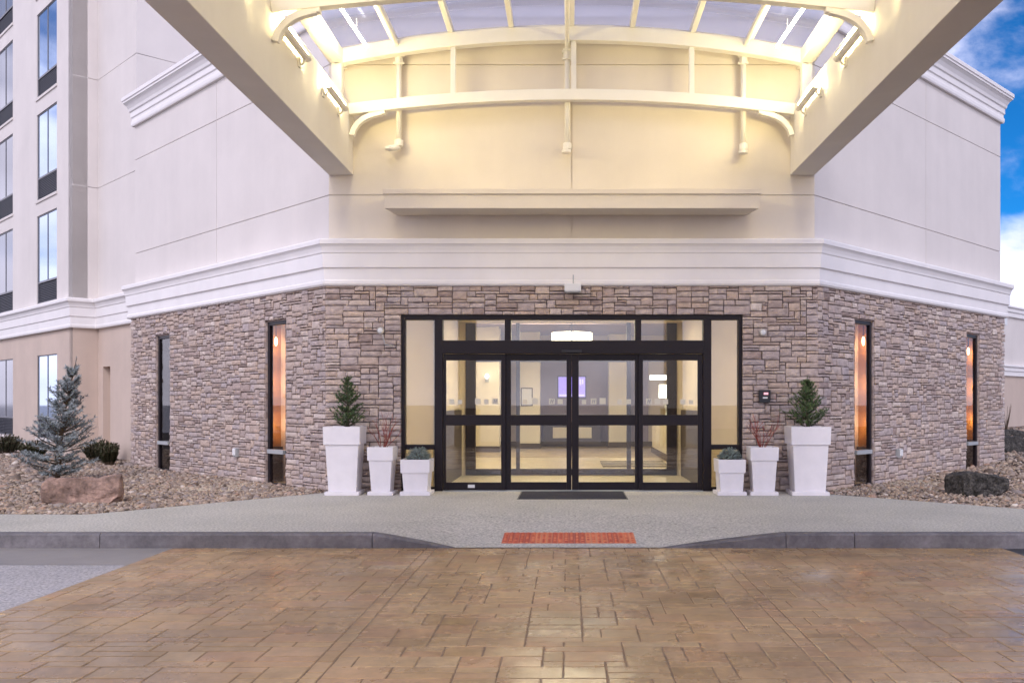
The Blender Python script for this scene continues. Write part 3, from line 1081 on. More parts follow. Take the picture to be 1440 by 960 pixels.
for s in (-1, 1):
    xa, xb = sorted((s * HB, s * AX))
    MB().box(xa, xb, CEND, -.001, 5.04, 6.08).build('beam', M['beam'], can, bevel=.008)
xs = [-3.72 + 7.44 * i / 48 for i in range(49)]
TR = [-.25, -4.03, -7.8, -11.6, -15.4]
for yt in TR:
    mb = MB()
    lx = [-HB + 2 * HB * i / 48 for i in range(49)]
    mb.sweep([(x, yt, arc(x, 6.0, .23, HB)) for x in lx], [(-.06, -.085), (.06, -.085), (.06, .085), (-.06, .085)])
    tr_ = mb.build('truss', M['steel'], can, bevel=.005)
    mb = MB()
    mb.sweep([(x, yt, upz(x)) for x in xs], [(-.075, -.11), (.075, -.11), (.075, .11), (-.075, .11)])
    sub(mb, 'top_chord', M['steel'], tr_, bevel=.005)
    for x in (-1.86, .03, 1.88):
        sub(MB().box(x - .04, x + .04, yt - .04, yt + .04, arc(x, 6.0, .23, HB) + .08, upz(x) - .105), 'post', M['steel'], tr_, bevel=.004)
    for s in (-1, 1):
        xa, xb = sorted((s * 3.60, s * 3.76))
        sub(MB().box(xa, xb, yt - .075, yt + .075, 6.079, 6.72), 'end_post', M['steel'], tr_, bevel=.004)
        pts = []
        for k in range(13):
            q = k / 12
            p0, p1, p2 = (s * 3.46, 5.60), (s * 3.40, 5.90), (s * 2.98, 5.965)
            pts.append(((1 - q) ** 2 * p0[0] + 2 * q * (1 - q) * p1[0] + q * q * p2[0], yt, (1 - q) ** 2 * p0[1] + 2 * q * (1 - q) * p1[1] + q * q * p2[1]))
        mb = MB()
        mb.sweep(pts, [(-.045, -.05), (.045, -.05), (.045, .03), (-.045, .03)], up=(0, 1, 0) if False else (0, 0, 1))
        xa, xb = sorted((s * 2.93, s * 3.02))
        mb.box(xa, xb, yt - .05, yt + .05, 5.93, 6.02)
        sub(mb, 'bracket', M['steel'], tr_, bevel=.004)
# rafters and eaves run along the drive
for x in (-2.8, -1.9, -.95, 0, .95, 1.9, 2.8):
    z = upz(x) + .112
    MB().box(x - .04, x + .04, CEND, -.02, z, z + .12).build('rafter', M['steel'], can, bevel=.004)
for s in (-1, 1):
    xa, xb = sorted((s * 3.58, s * 3.80))
    MB().box(xa, xb, CEND, -.02, 6.72, 6.93).build('eave_beam', M['beam'], can, bevel=.006)
mb = MB()
mb.sweep([(x, -.04, upz(x) + .175) for x in xs], [(-.03, -.06), (.03, -.06), (.03, .06), (-.03, .06)])
mb.build('wall_flashing', M['steel'], can)
mb = MB()
mb.sweep([(x, CEND + .04, upz(x) + .175) for x in xs], [(-.03, -.06), (.03, -.06), (.03, .06), (-.03, .06)])
mb.build('end_flashing', M['steel'], can)
mb = MB()
ny = 10
vs, fs = [], []
for j in range(ny + 1):
    y = -.02 + (CEND + .02) * j / ny
    for x in xs:
        vs.append((x * 1.03, y, upz(x) + .247))
for j in range(ny):
    for i in range(48):
        fs.append((j * 49 + i, j * 49 + i + 1, (j + 1) * 49 + i + 1, (j + 1) * 49 + i))
mb.add(vs, fs)
rg = mb.build('glass_roof', M['roof_glass'], can, smooth=True)
sol = rg.modifiers.new('thickness', 'SOLIDIFY')
sol.thickness = .012
# feet of the canopy at the far side of the drive
for s in (-1, 1):
    xc = s * (HB + AX) / 2
    cl = MB().box(xc - .30, xc + .30, CEND, CEND + .6, 1.2, 5.039).build('column', M['beam'], can, bevel=.01)
    sub(MB().box(xc - .42, xc + .42, CEND - .12, CEND + .72, -.16, 1.2), 'stone_base', M['reveal'], cl, bevel=.02)


# linear uplights along the beams
def make_uplight():
    t = thing('canopy_uplight', 'lit linear uplight', 'uplight', (0, 0, 0), 'linear uplights along the canopy beams', local=True)
    hd = MB()
    k = 10
    prof = [(.055 * math.cos(math.pi + math.pi * i / k), .045 * math.sin(math.pi + math.pi * i / k)) for i in range(k + 1)]
    prof += [(p[0] * .93, p[1] * .9) for p in reversed(prof)]
    hd.sweep([(0.085, -.52, 0), (0.085, .52, 0)], prof)
    hd.build('hood', M['steel'], t, smooth=False)
    MB().tube([(.085, -.50, .046), (.085, .50, .046)], .022, 10).build('tube', M['tube'], t, smooth=True)
    for y in (-.42, .42):
        b = MB()
        b.box(0, .018, y - .05, y + .05, -.14, .02)
        b.tube([(.015, y, -.10), (.05, y, -.105), (.085, y, -.05)], .016, 8)
        b.build('bracket', M['steel'], t)
    return t


up0 = make_uplight()
UY = [-1.42, -3.42, -5.5, -7.5, -9.5, -11.5]  # last two per side are added out of view to light the facade
DIST = ['nearest the wall', 'second from the wall', 'third from the wall', 'fourth from the wall', 'fifth from the wall, added unseen', 'farthest from the wall, added unseen']
k = 0
for s, side in ((-1, 'left'), (1, 'right')):
    for i, y in enumerate(UY):
        o = up0 if k == 0 else copy_tree(up0)
        k += 1
        o.location = (s * (HB - .002), y, 5.82)
        o.rotation_euler = (0, 0, 0 if s < 0 else math.pi)
        o['label'] = f'glowing linear uplight on the {side} canopy beam, {DIST[i]}'


# added glowing rods standing for lamp reflections in the roof glass
for s, side in ((-1, 'left'), (1, 'right')):
    t = thing('reflection_rod', f'glowing rod standing for a lamp reflection on the {side} side of the glass roof', 'reflection rod', (s * 3.11, -.75, 6.80), 'slim rods standing for lamp reflections under the glass roof', local=True)
    MB().tube([(0, 0, 0), (s * .09, -1.3, .06)], .022, 8).build('tube', M['rod'], t, smooth=True)
    h = MB()
    for q in (.4, .94):
        h.tube([(s * .09 * q, -1.3 * q, .06 * q), (s * .09 * q, -1.3 * q, .06 * q + .19)], .006, 6)
    h.build('hanger', M['steel'], t)

# sprinkler pipes
def pipe(x, ztop, zbot, hook, label):
    t = thing('sprinkler_pipe', label, 'pipe', (x, 0, zbot), 'white sprinkler pipes on the wall under the canopy', local=True)
    r = .042
    h = ztop - zbot
    MB().tube([(0, -.12, 0), (0, -.12, h)], r, 12).build('pipe', M['steel'], t, smooth=True)
    MB().tube([(0, -.12, h + .0), (0, -.16, h + .05), (0, -.4, h + .08), (0, -18, h + .08)], r * .9, 10).build('pipe_run', M['steel'], t, smooth=True)
    f = MB()
    for zz in (h - .17, h - .03):
        f.lathe([(.05, 0), (.07, .005), (.07, .035), (.05, .04)], 12, (0, -.12, zz))
    f.lathe([(.05, 0), (.062, .02), (.062, .10), (.05, .12)], 12, (0, -.12, h - .15))
    for a in range(4):
        f.box(-.085 + .12 * (a % 2), -.035 + .12 * (a % 2), -.14, -.10, h - .16 + .11 * (a // 2), h - .13 + .11 * (a // 2))
    f.build('coupling', M['steel'], t)
    v = MB()
    v.lathe([(.05, 0), (.068, .01), (.068, .10), (.05, .11)], 12, (0, -.12, -.06))
    v.tube([(0, -.12, -.01), (-.02 * hook, -.12, -.06), (-hook * .6, -.15, -.09), (-hook, -.17, -.10)], .05, 10)
    v.lathe([(.04, 0), (.075, .01), (.075, .05), (.04, .06)], 12, (-hook, -.17, -.13))
    v.tube([(0, -.12, -.02), (0, 0, -.02)], .03, 8)
    v.build('elbow', M['steel'], t, smooth=False)


pipe(-2.74, 6.93, 5.52, .14, 'white wall pipe with hooked foot left of the canopy centre')
pipe(-.07, 7.0, 5.47, .015, 'white wall pipe dropping at the canopy centre above the ledge')
pipe(2.72, 6.93, 5.46, .015, 'white wall pipe with capped foot right of the canopy centre')

# ------------------------------------------------------------------ ground
ZS = -0.154
YK = -4.79
g = MB()
g.add([(-400, -400, ZS - .03), (400, -400, ZS - .03), (400, 400, ZS - .03), (-400, 400, ZS - .03)], [(0, 1, 2, 3)])
tag(g.build('ground', M['asphalt']), 'asphalt ground reaching to the horizon', kind='structure')
PX0, PX1 = -4.32, 4.63
r_ = MB()
r_.add([(-60, -40, ZS - .008), (PX0, -40, ZS - .008), (PX0, YK - 1.0, ZS - .008), (-60, YK - 1.0, ZS - .008)], [(0, 1, 2, 3)])
tag(r_.build('road', M['asphalt']), 'pale grey asphalt road left of the drive', kind='structure')
r_ = MB()
r_.add([(PX1, -40, ZS - .008), (60, -40, ZS - .008), (60, YK, ZS - .008), (PX1, YK, ZS - .008)], [(0, 1, 2, 3)])
tag(r_.build('road', M['wet_asphalt']), 'dark asphalt road right of the drive', kind='structure')
r_ = MB()
r_.add([(-60, YK - 1.0, ZS - .006), (PX0, YK - 1.0, ZS - .006), (PX0, YK, ZS - .002), (-60, YK, ZS - .002)], [(0, 1, 2, 3)])
tag(r_.build('gutter', M['gutter']), 'concrete gutter strip along the kerb', kind='structure')

# stamped drive
r_ = random.Random(21)
pv = MB()
PB = 5.2
bedz = ZS - .0036
pb = MB()
pb.add([(PX0, -22, bedz), (PX1, -22, bedz), (PX1, YK, bedz), (PX0, YK, bedz)], [(0, 1, 2, 3)])


def slabs(x0, x1, y0, y1):
    for (a, b, c, d) in ashlar(x0, x1, y0, y1, [], .125, .115, [1, 2, 2, 2, 3, 3], [1, 1, 2, 2], r_):
        gp = .0022
        a, b, c, d = a + gp * r_.uniform(.5, 1.3), b - gp * r_.uniform(.5, 1.3), c + gp * r_.uniform(.5, 1.3), d - gp * r_.uniform(.5, 1.3)
        e = .007
        z0 = ZS - .006
        zt = ZS + r_.uniform(-.0008, .0008)
        n = 3
        vs = [(a, c, z0), (b, c, z0), (b, d, z0), (a, d, z0)]
        # chamfered top with wavering edges
        ring = []
        for (p, q) in (((a, c), (b, c)), ((b, c), (b, d)), ((b, d), (a, d)), ((a, d), (a, c))):
            for i in range(n):
                f = i / n
                ring.append([p[0] + (q[0] - p[0]) * f, p[1] + (q[1] - p[1]) * f])
        cx, cy = (a + b) / 2, (c + d) / 2
        low, top = [], []
        for p in ring:
            dx, dy = cx - p[0], cy - p[1]
            jx, jy = r_.uniform(-.002, .003), r_.uniform(-.002, .003)
            sx = math.copysign(1, dx)
            sy = math.copysign(1, dy)
            low.append((p[0] + sx * jx, p[1] + sy * jy, z0))
            top.append((p[0] + sx * (e + jx), p[1] + sy * (e + jy), zt + r_.uniform(-.0004, .0004)))
        m = len(ring)
        pv.add(low + top, [(i, (i + 1) % m, m + (i + 1) % m, m + i) for i in range(m)] + [tuple(range(m, 2 * m))], min(1, max(0, r_.gauss(.5, .22))))


slabs(PX0, -1.58, -16.5, YK - .001)
slabs(-1.58, -1.47, -16.5, YK - .001)
slabs(-1.47, 1.44, -16.5, YK - .001)
slabs(1.44, 1.55, -16.5, YK - .001)
slabs(1.55, PX1, -16.5, YK - .001)
dr = pv.build('driveway', M['paver'])
tag(dr, 'tan stamped concrete drive in a random slab pattern', kind='structure')
jo = pb.build('mortar_bed', M['paver_joint'], dr)


# sidewalk with the dropped kerb
def drop(x):
    if x < -2.17 or x > 2.30:
        return 0.0
    if x < -1.27:
        q = (x + 2.17) / .90
    elif x > .95:
        q = (2.30 - x) / 1.35
    else:
        return 1.0
    return q


def side_z(x, y):
    q = min(1, max(0, (-2.9 - y) / (-2.9 - YK)))
    return ZS * .985 * drop(x) * q


def edge(x):
    a = abs(x)
    k = -.30 if x < 0 else -.42
    if a < AX:
        return .16
    fx, fy = (6.15, -3.1) if x < 0 else (6.0, -2.5)
    if a < fx:
        return k + (fy - k) * (a - AX) / (fx - AX)
    return fy + .04 * math.sin(a * 1.1)


xs_ = sorted(set([-60, -45, -35, -28, -22, -18, -15, -13] + [round(-12 + i * .15, 3) for i in range(161)] + [13, 15, 18, 22, 28, 35, 45, 60, -AX + .001, AX - .001, -AX - .001, AX + .001, -2.17, -1.27, .95, 2.3]))
mb = MB()
ny = 14
YS = YK + .15
vs, fs = [], []
for x in xs_:
    e = edge(x)
    for j in range(ny + 1):
        ys = YS - .149 * drop(x) ** 2
        y = ys + (e - ys) * j / ny
        vs.append((x, y, side_z(x, y) + .0035 * drop(x)))
for i in range(len(xs_) - 1):
    for j in range(ny):
        a = i * (ny + 1) + j
        fs.append((a, a + ny + 1, a + ny + 2, a + 1))
# turned-down edge against the gravel
for i in range(len(xs_)):
    x = xs_[i]
    vs.append((x, edge(x), -.12))
b0 = len(xs_) * (ny + 1)
for i in range(len(xs_) - 1):
    fs.append((i * (ny + 1) + ny, (i + 1) * (ny + 1) + ny, b0 + i + 1, b0 + i))
mb.add(vs, fs)
tag(mb.build('sidewalk', M['sidewalk']), 'speckled grey concrete sidewalk along the entrance', kind='structure')

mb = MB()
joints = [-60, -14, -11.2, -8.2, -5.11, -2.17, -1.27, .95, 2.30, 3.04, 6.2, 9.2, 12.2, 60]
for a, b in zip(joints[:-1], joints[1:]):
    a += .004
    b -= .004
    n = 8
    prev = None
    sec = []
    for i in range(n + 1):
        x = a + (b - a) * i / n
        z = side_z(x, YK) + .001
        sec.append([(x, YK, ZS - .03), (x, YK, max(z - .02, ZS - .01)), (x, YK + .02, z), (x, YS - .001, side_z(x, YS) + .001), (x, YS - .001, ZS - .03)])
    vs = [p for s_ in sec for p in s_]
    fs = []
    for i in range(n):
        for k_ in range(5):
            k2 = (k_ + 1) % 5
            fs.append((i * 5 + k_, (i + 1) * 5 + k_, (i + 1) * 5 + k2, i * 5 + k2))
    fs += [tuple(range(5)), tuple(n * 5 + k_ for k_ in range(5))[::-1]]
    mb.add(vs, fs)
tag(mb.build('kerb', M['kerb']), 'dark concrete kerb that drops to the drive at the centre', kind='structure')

# tactile strip
tx0, tx1, ty0, ty1 = -.79, .70, -4.60, -4.07
t = thing('tactile_paving', 'brick red tactile warning strip set in the dropped kerb', 'tactile strip', (-.04, -4.3, side_z(0, -4.3)))
mb = MB()
r_ = random.Random(4)
n = 24
for i in range(n):
    a = tx0 + (tx1 - tx0) * i / n
    b = tx0 + (tx1 - tx0) * (i + 1) / n
    za, zb = side_z(0, ty0) + .006, side_z(0, ty1) + .006
    tt = r_.random()
    mb.add([(a + .001, ty0, za - .03), (b - .001, ty0, za - .03), (b - .001, ty1, zb - .03), (a + .001, ty1, zb - .03), (a + .001, ty0, za), (b - .001, ty0, za), (b - .001, ty1, zb), (a + .001, ty1, zb)],
           [(0, 3, 2, 1), (4, 5, 6, 7), (0, 1, 5, 4), (1, 2, 6, 5), (2, 3, 7, 6), (3, 0, 4, 7)], tt)
mb.build('panel', M['tactile'], t)
mb = MB()
for i in range(24):
    for j in range(10):
        x = tx0 + (tx1 - tx0) * (i + .5) / 24
        y = ty0 + (ty1 - ty0) * (j + .5) / 10
        mb.lathe([(.017, 0), (.014, .005), (.009, .007)], 8, (x, y, side_z(0, y) + .006), r_.random())
dm = mb.build('domes', M['tactile'], t)
dm['kind'] = 'stuff'

t = thing('doormat', 'flat dark navy doormat outside the sliding doors', 'doormat', (0, -.42, 0), local=True)
MB().box(-.78, .80, -.86, .27, .001, .012).build('mat', M['mat'], t, bevel=.004)
bd = MB()
for a, b, c, d in ((-.80, .82, -.88, -.861), (-.80, .82, .271, .29), (-.80, -.781, -.861, .271), (.801, .82, -.861, .271)):
    bd.box(a, b, c, d, .001, .008)
bd.build('border', M['black'], t)


# ------------------------------------------------------------------ gravel beds
def bed_z(x, y):
    if x < 0:
        return .0 + .05 * min(1, max(0, (y - 4) / 6)) + .012 * math.sin(x * 1.3) * math.cos(y * 1.1)
    return .62 * min(1, max(0, (y - 2.0) / 12.5)) ** 1.15 + .012 * math.sin(x * 1.3 + 1) * math.cos(y * 1.1)


def in_bed(x, y):
    if y < edge(x) + .015:
        return False
    if x < 0:
        if x + y > -3.88 - .12 and x > BLX - .1:
            return False
        if x + y > -3.34 and x > CX:
            return False
        if x + y > -4.18 and x <= CX:
            return False
        return abs(x) > AX - .1
    if y - x > -3.88 - .1 and x < BRX + .05:
        return False
    if y - x > 1.2:
        return False
    return x > AX - .1


for sgn, lab in ((-1, 'mixed tan gravel bed left of the entrance'), (1, 'mixed tan gravel bed right of the entrance')):
    mb = MB()
    gx = [sgn * (AX - .2 + i * .25) for i in range(110)]
    gy = [-3.3 + j * .25 for j in range(110)]
    vs = []
    for x in gx:
        for y in gy:
            vs.append((x, y, bed_z(x, y) - .028))
    ng = len(gy)
    fs = [(i * ng + j, (i + 1) * ng + j, (i + 1) * ng + j + 1, i * ng + j + 1) for i in range(len(gx) - 1) for j in range(ng - 1)
          if gy[j + 1] > edge(gx[i]) - .3]
    mb.add(vs, fs)
    bo = mb.build('gravel_bed', M['gravel_bed'])
    tag(bo, lab, kind='structure')

ico = np.array([(0, 0, 1), (.894, 0, .447), (.276, .851, .447), (-.724, .526, .447), (-.724, -.526, .447), (.276, -.851, .447),
                (.724, .526, -.447), (-.276, .851, -.447), (-.894, 0, -.447), (-.276, -.851, -.447), (.724, -.526, -.447), (0, 0, -1)])
icf = np.array([(0, 1, 2), (0, 2, 3), (0, 3, 4), (0, 4, 5), (0, 5, 1), (1, 6, 2), (2, 7, 3), (3, 8, 4), (4, 9, 5), (5, 10, 1),
                (6, 7, 2), (7, 8, 3), (8, 9, 4), (9, 10, 5), (10, 6, 1), (11, 7, 6), (11, 8, 7), (11, 9, 8), (11, 10, 9), (11, 6, 10)])


def pebbles(name, count, xr, yr, label, seed):
    nr = np.random.RandomState(seed)
    pts = []
    while len(pts) < count:
        x, y = nr.uniform(*xr), nr.uniform(*yr)
        # thin out with distance from the camera
        d = y + 14.77
        if nr.rand() > min(1, (13.0 / d) ** 2 * 1.0):
            continue
        if in_bed(x, y):
            pts.append((x, y, bed_z(x, y)))
    pts = np.array(pts)
    n = len(pts)
    sz = np.exp(nr.normal(math.log(.0185), .48, n)) * np.clip((pts[:, 1] + 14.77) / 14.0, 1, 1.35)
    V = ico[None] * (1 + nr.uniform(-.28, .28, (n, 12, 1)))
    V = V * np.stack([nr.uniform(.8, 1.5, n), nr.uniform(.7, 1.1, n), nr.uniform(.45, .8, n)], 1)[:, None, :]
    a = nr.uniform(0, 2 * math.pi, n)
    ca, sa = np.cos(a)[:, None], np.sin(a)[:, None]
    tl = nr.normal(0, .35, n)
    ct, st = np.cos(tl)[:, None], np.sin(tl)[:, None]
    X, Y, Z = V[..., 0], V[..., 1], V[..., 2]
    X, Z = X * ct - Z * st, X * st + Z * ct
    X, Y = X * ca - Y * sa, X * sa + Y * ca
    V = np.stack([X, Y, Z], -1) * sz[:, None, None]
    pts[:, 2] += nr.uniform(-.03, .008, n)
    V += pts[:, None, :]
    F = icf[None] + (np.arange(n) * 12)[:, None, None]
    me = bpy.data.meshes.new(name)
    nf = n * 20
    me.vertices.add(n * 12)
    me.vertices.foreach_set('co', V.reshape(-1))
    me.loops.add(nf * 3)
    me.loops.foreach_set('vertex_index', F.reshape(-1).astype(np.int32))
    me.polygons.add(nf)
    me.polygons.foreach_set('loop_start', np.arange(0, nf * 3, 3, dtype=np.int32))
    at = me.attributes.new('tint', 'FLOAT', 'FACE')
    at.data.foreach_set('value', np.repeat(nr.beta(1.7, 1.7, n), 20))
    me.materials.append(M['gravel'])
    me.update(calc_edges=True)
    me.validate()
    o = bpy.data.objects.new(name, me)
    C.objects.link(o)
    tag(o, label, kind='stuff')


pebbles('gravel', 62000, (-15.5, -3.7), (-3.1, 10.5), 'loose tan and grey gravel left of the entrance', 1)
pebbles('gravel', 38000, (3.7, 17), (-2.6, 15), 'loose tan and grey gravel right of the entrance', 2)


# ------------------------------------------------------------------ rocks
def rock(name, label, loc, size, seed, m, rotz, round_=.35):
    nx, nyy, nz = 22, 12, 10
    t = thing(name, label, 'rock', loc, rotz=rotz, local=True)
    import bmesh
    bm = bmesh.new()
    bmesh.ops.create_cube(bm, size=2)
    bmesh.ops.subdivide_edges(bm, edges=bm.edges, cuts=15, use_grid_fill=True)
    off = Vector((seed * 7.3, seed * 3.1, seed))
    rr_ = random.Random(seed)
    cuts = []
    for _ in range(16):
        n = Vector((rr_.gauss(0, 1), rr_.gauss(0, 1), rr_.gauss(0, .9))).normalized()
        reach = abs(n.x) + abs(n.y) + abs(n.z)
        cuts.append((n, reach * rr_.uniform(.62, .84)))
    for v in bm.verts:
        p = v.co.copy()
        sp = p.normalized() * 1.18
        p = p.lerp(sp, round_ * .6)
        for n, c in cuts:
            over = p.dot(n) - c
            if over > 0:
                p -= n * over
        q = Vector((p.x * size[0], p.y * size[1], p.z * size[2])) / 2
        d = mnoise.fractal(q * 2.6 + off, 1.0, 2.0, 4) * .16 + mnoise.fractal(q * 9 + off, 1.0, 2.0, 3) * .045
        n = Vector((p.x / size[0], p.y / size[1], p.z / size[2])).normalized()
        q += n * d * min(size) * 1.1
        v.co = q + Vector((0, 0, size[2] * .42))
    me = bpy.data.meshes.new('boulder')
    bm.to_mesh(me)
    bm.free()
    at = me.attributes.new('tint', 'FLOAT', 'FACE')
    me.materials.append(m)
    me.polygons.foreach_set('use_smooth', [False] * len(me.polygons))
    o = bpy.data.objects.new('boulder', me)
    C.objects.link(o)
    # a rock is one mesh: make it the top-level object itself
    bpy.data.objects.remove(t)
    o.name = name
    o.location = loc
    o.rotation_euler = (0, 0, rotz)
    return tag(o, label, 'rock', 'landscape rocks in the gravel')


rock('rock', 'long reddish sandstone rock lying in front of the blue spruce', (-6.86, -1.72, -.03), (1.02, .42, .40), 3, M['red_rock'], R(4), .3)
rock('rock', 'dark pitted log-shaped rock on the right gravel by the sidewalk', (6.2, -.6, -.03), (.86, .42, .40), 8, M['dark_rock'], R(-6), .3)
rock('rock', 'small dark rock on the gravel slope beyond the right wing', (10.55, 7.6, bed_z(10.4, 7.6) - .03), (.85, .5, .42), 11, M['dark_rock'], R(20), .4)
rock('rock', 'tiny dark rock below the annex wall at the far right', (12.6, 11.6, bed_z(12.6, 11.6) - .03), (.7, .4, .22), 14, M['dark_rock'], R(-10), .5)


# ------------------------------------------------------------------ planters
def planter(kind_label, x, y, top, bot, h, lip, yaw):
    t = thing('planter', kind_label, 'planter', (x, y, 0), 'tall tapered white planters by the doors', rotz=yaw, local=True)
    MB().frustum(0, 0, .055, h - lip, bot / 2, top / 2 * .89).build('body', M['planter'], t, bevel=.006)
    l = MB()
    a0, a1 = top / 2 * .975, top / 2
    th = .035
    z0, z1 = h - lip - .004, h
    v = []
    for z, a in ((z0, a0), (z1, a1), (z1, a1 - th), (z0 + .03, a0 - th)):
        v += [(-a, -a, z), (a, -a, z), (a, a, z), (-a, a, z)]
    f = []
    for k_ in range(3):
        for i in range(4):
            f.append((k_ * 4 + i, k_ * 4 + (i + 1) % 4, k_ * 4 + 4 + (i + 1) % 4, k_ * 4 + 4 + i))
    f.append((3, 2, 1, 0))
    l.add(v, f)
    l.build('rim', M['planter'], t, bevel=.005)
    MB().box(-bot / 2 - .05, bot / 2 + .05, -bot / 2 - .05, bot / 2 + .05, .001, .056).build('base', M['planter'], t, bevel=.006)
    a = top / 2 - .04
    MB().box(-a, a, -a, a, h - .09, h - .045).build('soil', M['soil'], t)
    return t


# ------------------------------------------------------------------ plants
def needles(mb, p0, p1, n, ln, wd, r, tint0=.4, spread=.9, tintv=.25):
    p0, p1 = Vector(p0), Vector(p1)
    ax = (p1 - p0).normalized()
    ref = Vector((0, 0, 1)) if abs(ax.z) < .9 else Vector((1, 0, 0))
    s = ax.cross(ref).normalized()
    u = s.cross(ax)
    for i in range(n):
        q = r.random()
        a = r.uniform(0, 2 * math.pi)
        base = p0.lerp(p1, q)
        out = (s * math.cos(a) + u * math.sin(a))
        d = (out * spread + ax * r.uniform(.4, 1.0)).normalized()
        side = d.cross(ax)
        if side.length < 1e-4:
            continue
        side.normalize()
        l = ln * r.uniform(.7, 1.2)
        tt = min(1, max(0, tint0 + (q - .4) * .35 + r.gauss(0, tintv)))
        mb.add([base - side * wd, base + side * wd, base + d * l], [(0, 1, 2)], tt)


def conifer(t, H, rad, whorls, per, twigs, nn, ln, wd, seed, m, droop=.12, z0=.04, tint0=.35, taper=.85, lean=0.0, rag=.26):
    r = random.Random(seed)
    tr = MB()
    tr.tube([(0, 0, -.08), (lean * .3, 0, H * .5), (lean, 0, H * .985)], [.018 * H + .008, .011 * H + .006, .004], 8)
    tr_ = MB()
    fo = MB()
    for w in range(whorls):
        q = (w + r.uniform(-.3, .3)) / whorls
        q = min(.985, max(0, q))
        z = z0 * H + (H * .90 - z0 * H) * q
        cx = lean * (z / H) ** 1.3
        ll = rad * (1 - q) ** taper + .035 * H
        nq = nn * (1 - .5 * q)
        k = per + (1 if q < .5 else 0)
        ph = r.uniform(0, 6.28)
        for b in range(k):
            if r.random() < .08:
                continue
            az = ph + b * 2 * math.pi / k + r.uniform(-.35, .35)
            lb = ll * r.uniform(.88 - rag, .88 + rag)
            el = (.15 + .75 * q) - droop * (1 - q) * 2 + r.uniform(-.15, .15)
            d = Vector((math.cos(az) * math.cos(el), math.sin(az) * math.cos(el), math.sin(el)))
            o = Vector((cx, 0, z))
            tip = o + d * lb + Vector((0, 0, lb * .10))
            mid = o + d * lb * .55 - Vector((0, 0, lb * .02))
            tr.tube([o, mid, tip], [.006 * H, .004 * H, .002], 4, cap=False)
            needles(fo, o.lerp(mid, .25), mid, int(nq * .8), ln, wd, r, tint0 - .12)
            needles(fo, mid, tip, int(nq), ln, wd, r, tint0 + .1)
            side = d.cross(Vector((0, 0, 1))).normalized()
            for k2 in range(twigs):
                f = .3 + .65 * (k2 + r.random() * .6) / twigs
                st = o.lerp(tip, f)
                sg = 1 if k2 % 2 else -1
                td = (d * .75 + side * sg * r.uniform(.5, .95) + Vector((0, 0, r.uniform(-.25, .3)))).normalized()
                tl = lb * (1 - f * .55) * r.uniform(.32, .5)
                needles(fo, st, st + td * tl, int(nq * .8), ln, wd, r, tint0 + .05)
    # leader
    needles(fo, (lean * .86, 0, H * .86), (lean, 0, H * 1.0), nn, ln * .8, wd, r, tint0 + .1, spread=.55)
    tr.build('trunk', M['bark'], t, smooth=True)
    fo.build('foliage', m, t)


GP = 'small spruces in the tall planters'
planter('tallest white planter left of the doors, holding the left small spruce', -3.50, -.50, .56, .42, 1.045, .27, R(2))
planter('middle white planter left of the doors, holding bare red twigs', -2.91, -.55, .395, .285, .735, .20, R(-1))
planter('lowest white planter left of the doors, with grey green cushion plant', -2.38, -.53, .45, .36, .545, .20, 0)
planter('lowest white planter right of the doors, with grey green cushion plant', 2.43, -.53, .42, .345, .545, .20, R(1))
planter('middle white planter right of the doors, holding bare red twigs', 2.93, -.55, .43, .32, .735, .20, R(-2))
planter('tallest white planter right of the doors, holding the right small spruce', 3.635, -.50, .60, .46, 1.045, .27, R(-3))
t = thing('spruce', 'small dark green spruce in the tallest planter left of the doors', 'spruce', (-3.46, -.50, .99), GP, local=True)
conifer(t, .88, .27, 12, 7, 5, 22, .036, .0040, 5, M['needle_green'], tint0=.32, taper=.6, droop=-.18, rag=.36)
t = thing('spruce', 'small bushy green spruce in the tallest planter right of the doors', 'spruce', (3.635, -.50, .99), GP, local=True)
conifer(t, .84, .36, 12, 8, 5, 22, .038, .0040, 9, M['needle_green'], tint0=.47, taper=.8, droop=-.16, rag=.36)
t = thing('spruce_tree', 'blue grey spruce tree on the left gravel behind the reddish rock', 'tree', (-9.28, 1.9, 0), local=True)
conifer(t, 2.25, .56, 20, 5, 8, 22, .062, .0085, 12, M['needle_blue'], tint0=.66, taper=.74, lean=.36, droop=-.03, rag=.48)


def dogwood(label, x, y, z, seed):
    t = thing('dogwood', label, 'plant', (x, y, z), 'bare red twig plants in the middle planters', local=True)
    r = random.Random(seed)
    mb = MB()

    def grow(p, d, l, rad, dep):
        n = 3
        pts = [p]
        for i in range(n):
            d = (d + Vector((r.uniform(-.16, .16), r.uniform(-.16, .16), r.uniform(-.02, .12)))).normalized()
            p = p + d * l / n
            pts.append(p)
        mb.tube(pts, [rad, rad * .9, rad * .8, rad * .6], 5, cap=False)
        if dep:
            for k in range(r.choice((2, 2, 3))):
                nd = (d + Vector((r.uniform(-.8, .8), r.uniform(-.8, .8), r.uniform(-.1, .5)))).normalized()
                grow(pts[-1 - (k % 2)], nd, l * r.uniform(.55, .8), rad * .62, dep - 1)
    for k in range(9):
        a = r.uniform(0, 6.28)
        sp = r.uniform(.1, .75)
        grow(Vector((math.cos(a) * .03, math.sin(a) * .03, 0)), Vector((math.cos(a) * sp, math.sin(a) * sp, 1)).normalized(), r.uniform(.2, .3), .0062, 2)
    mb.build('stems', M['red_twig'], t, smooth=True)


dogwood('bare red twigs growing in the middle planter left of the doors', -2.91, -.55, .69, 3)
dogwood('bare red twigs growing in the middle planter right of the doors', 2.93, -.55, .69, 8)


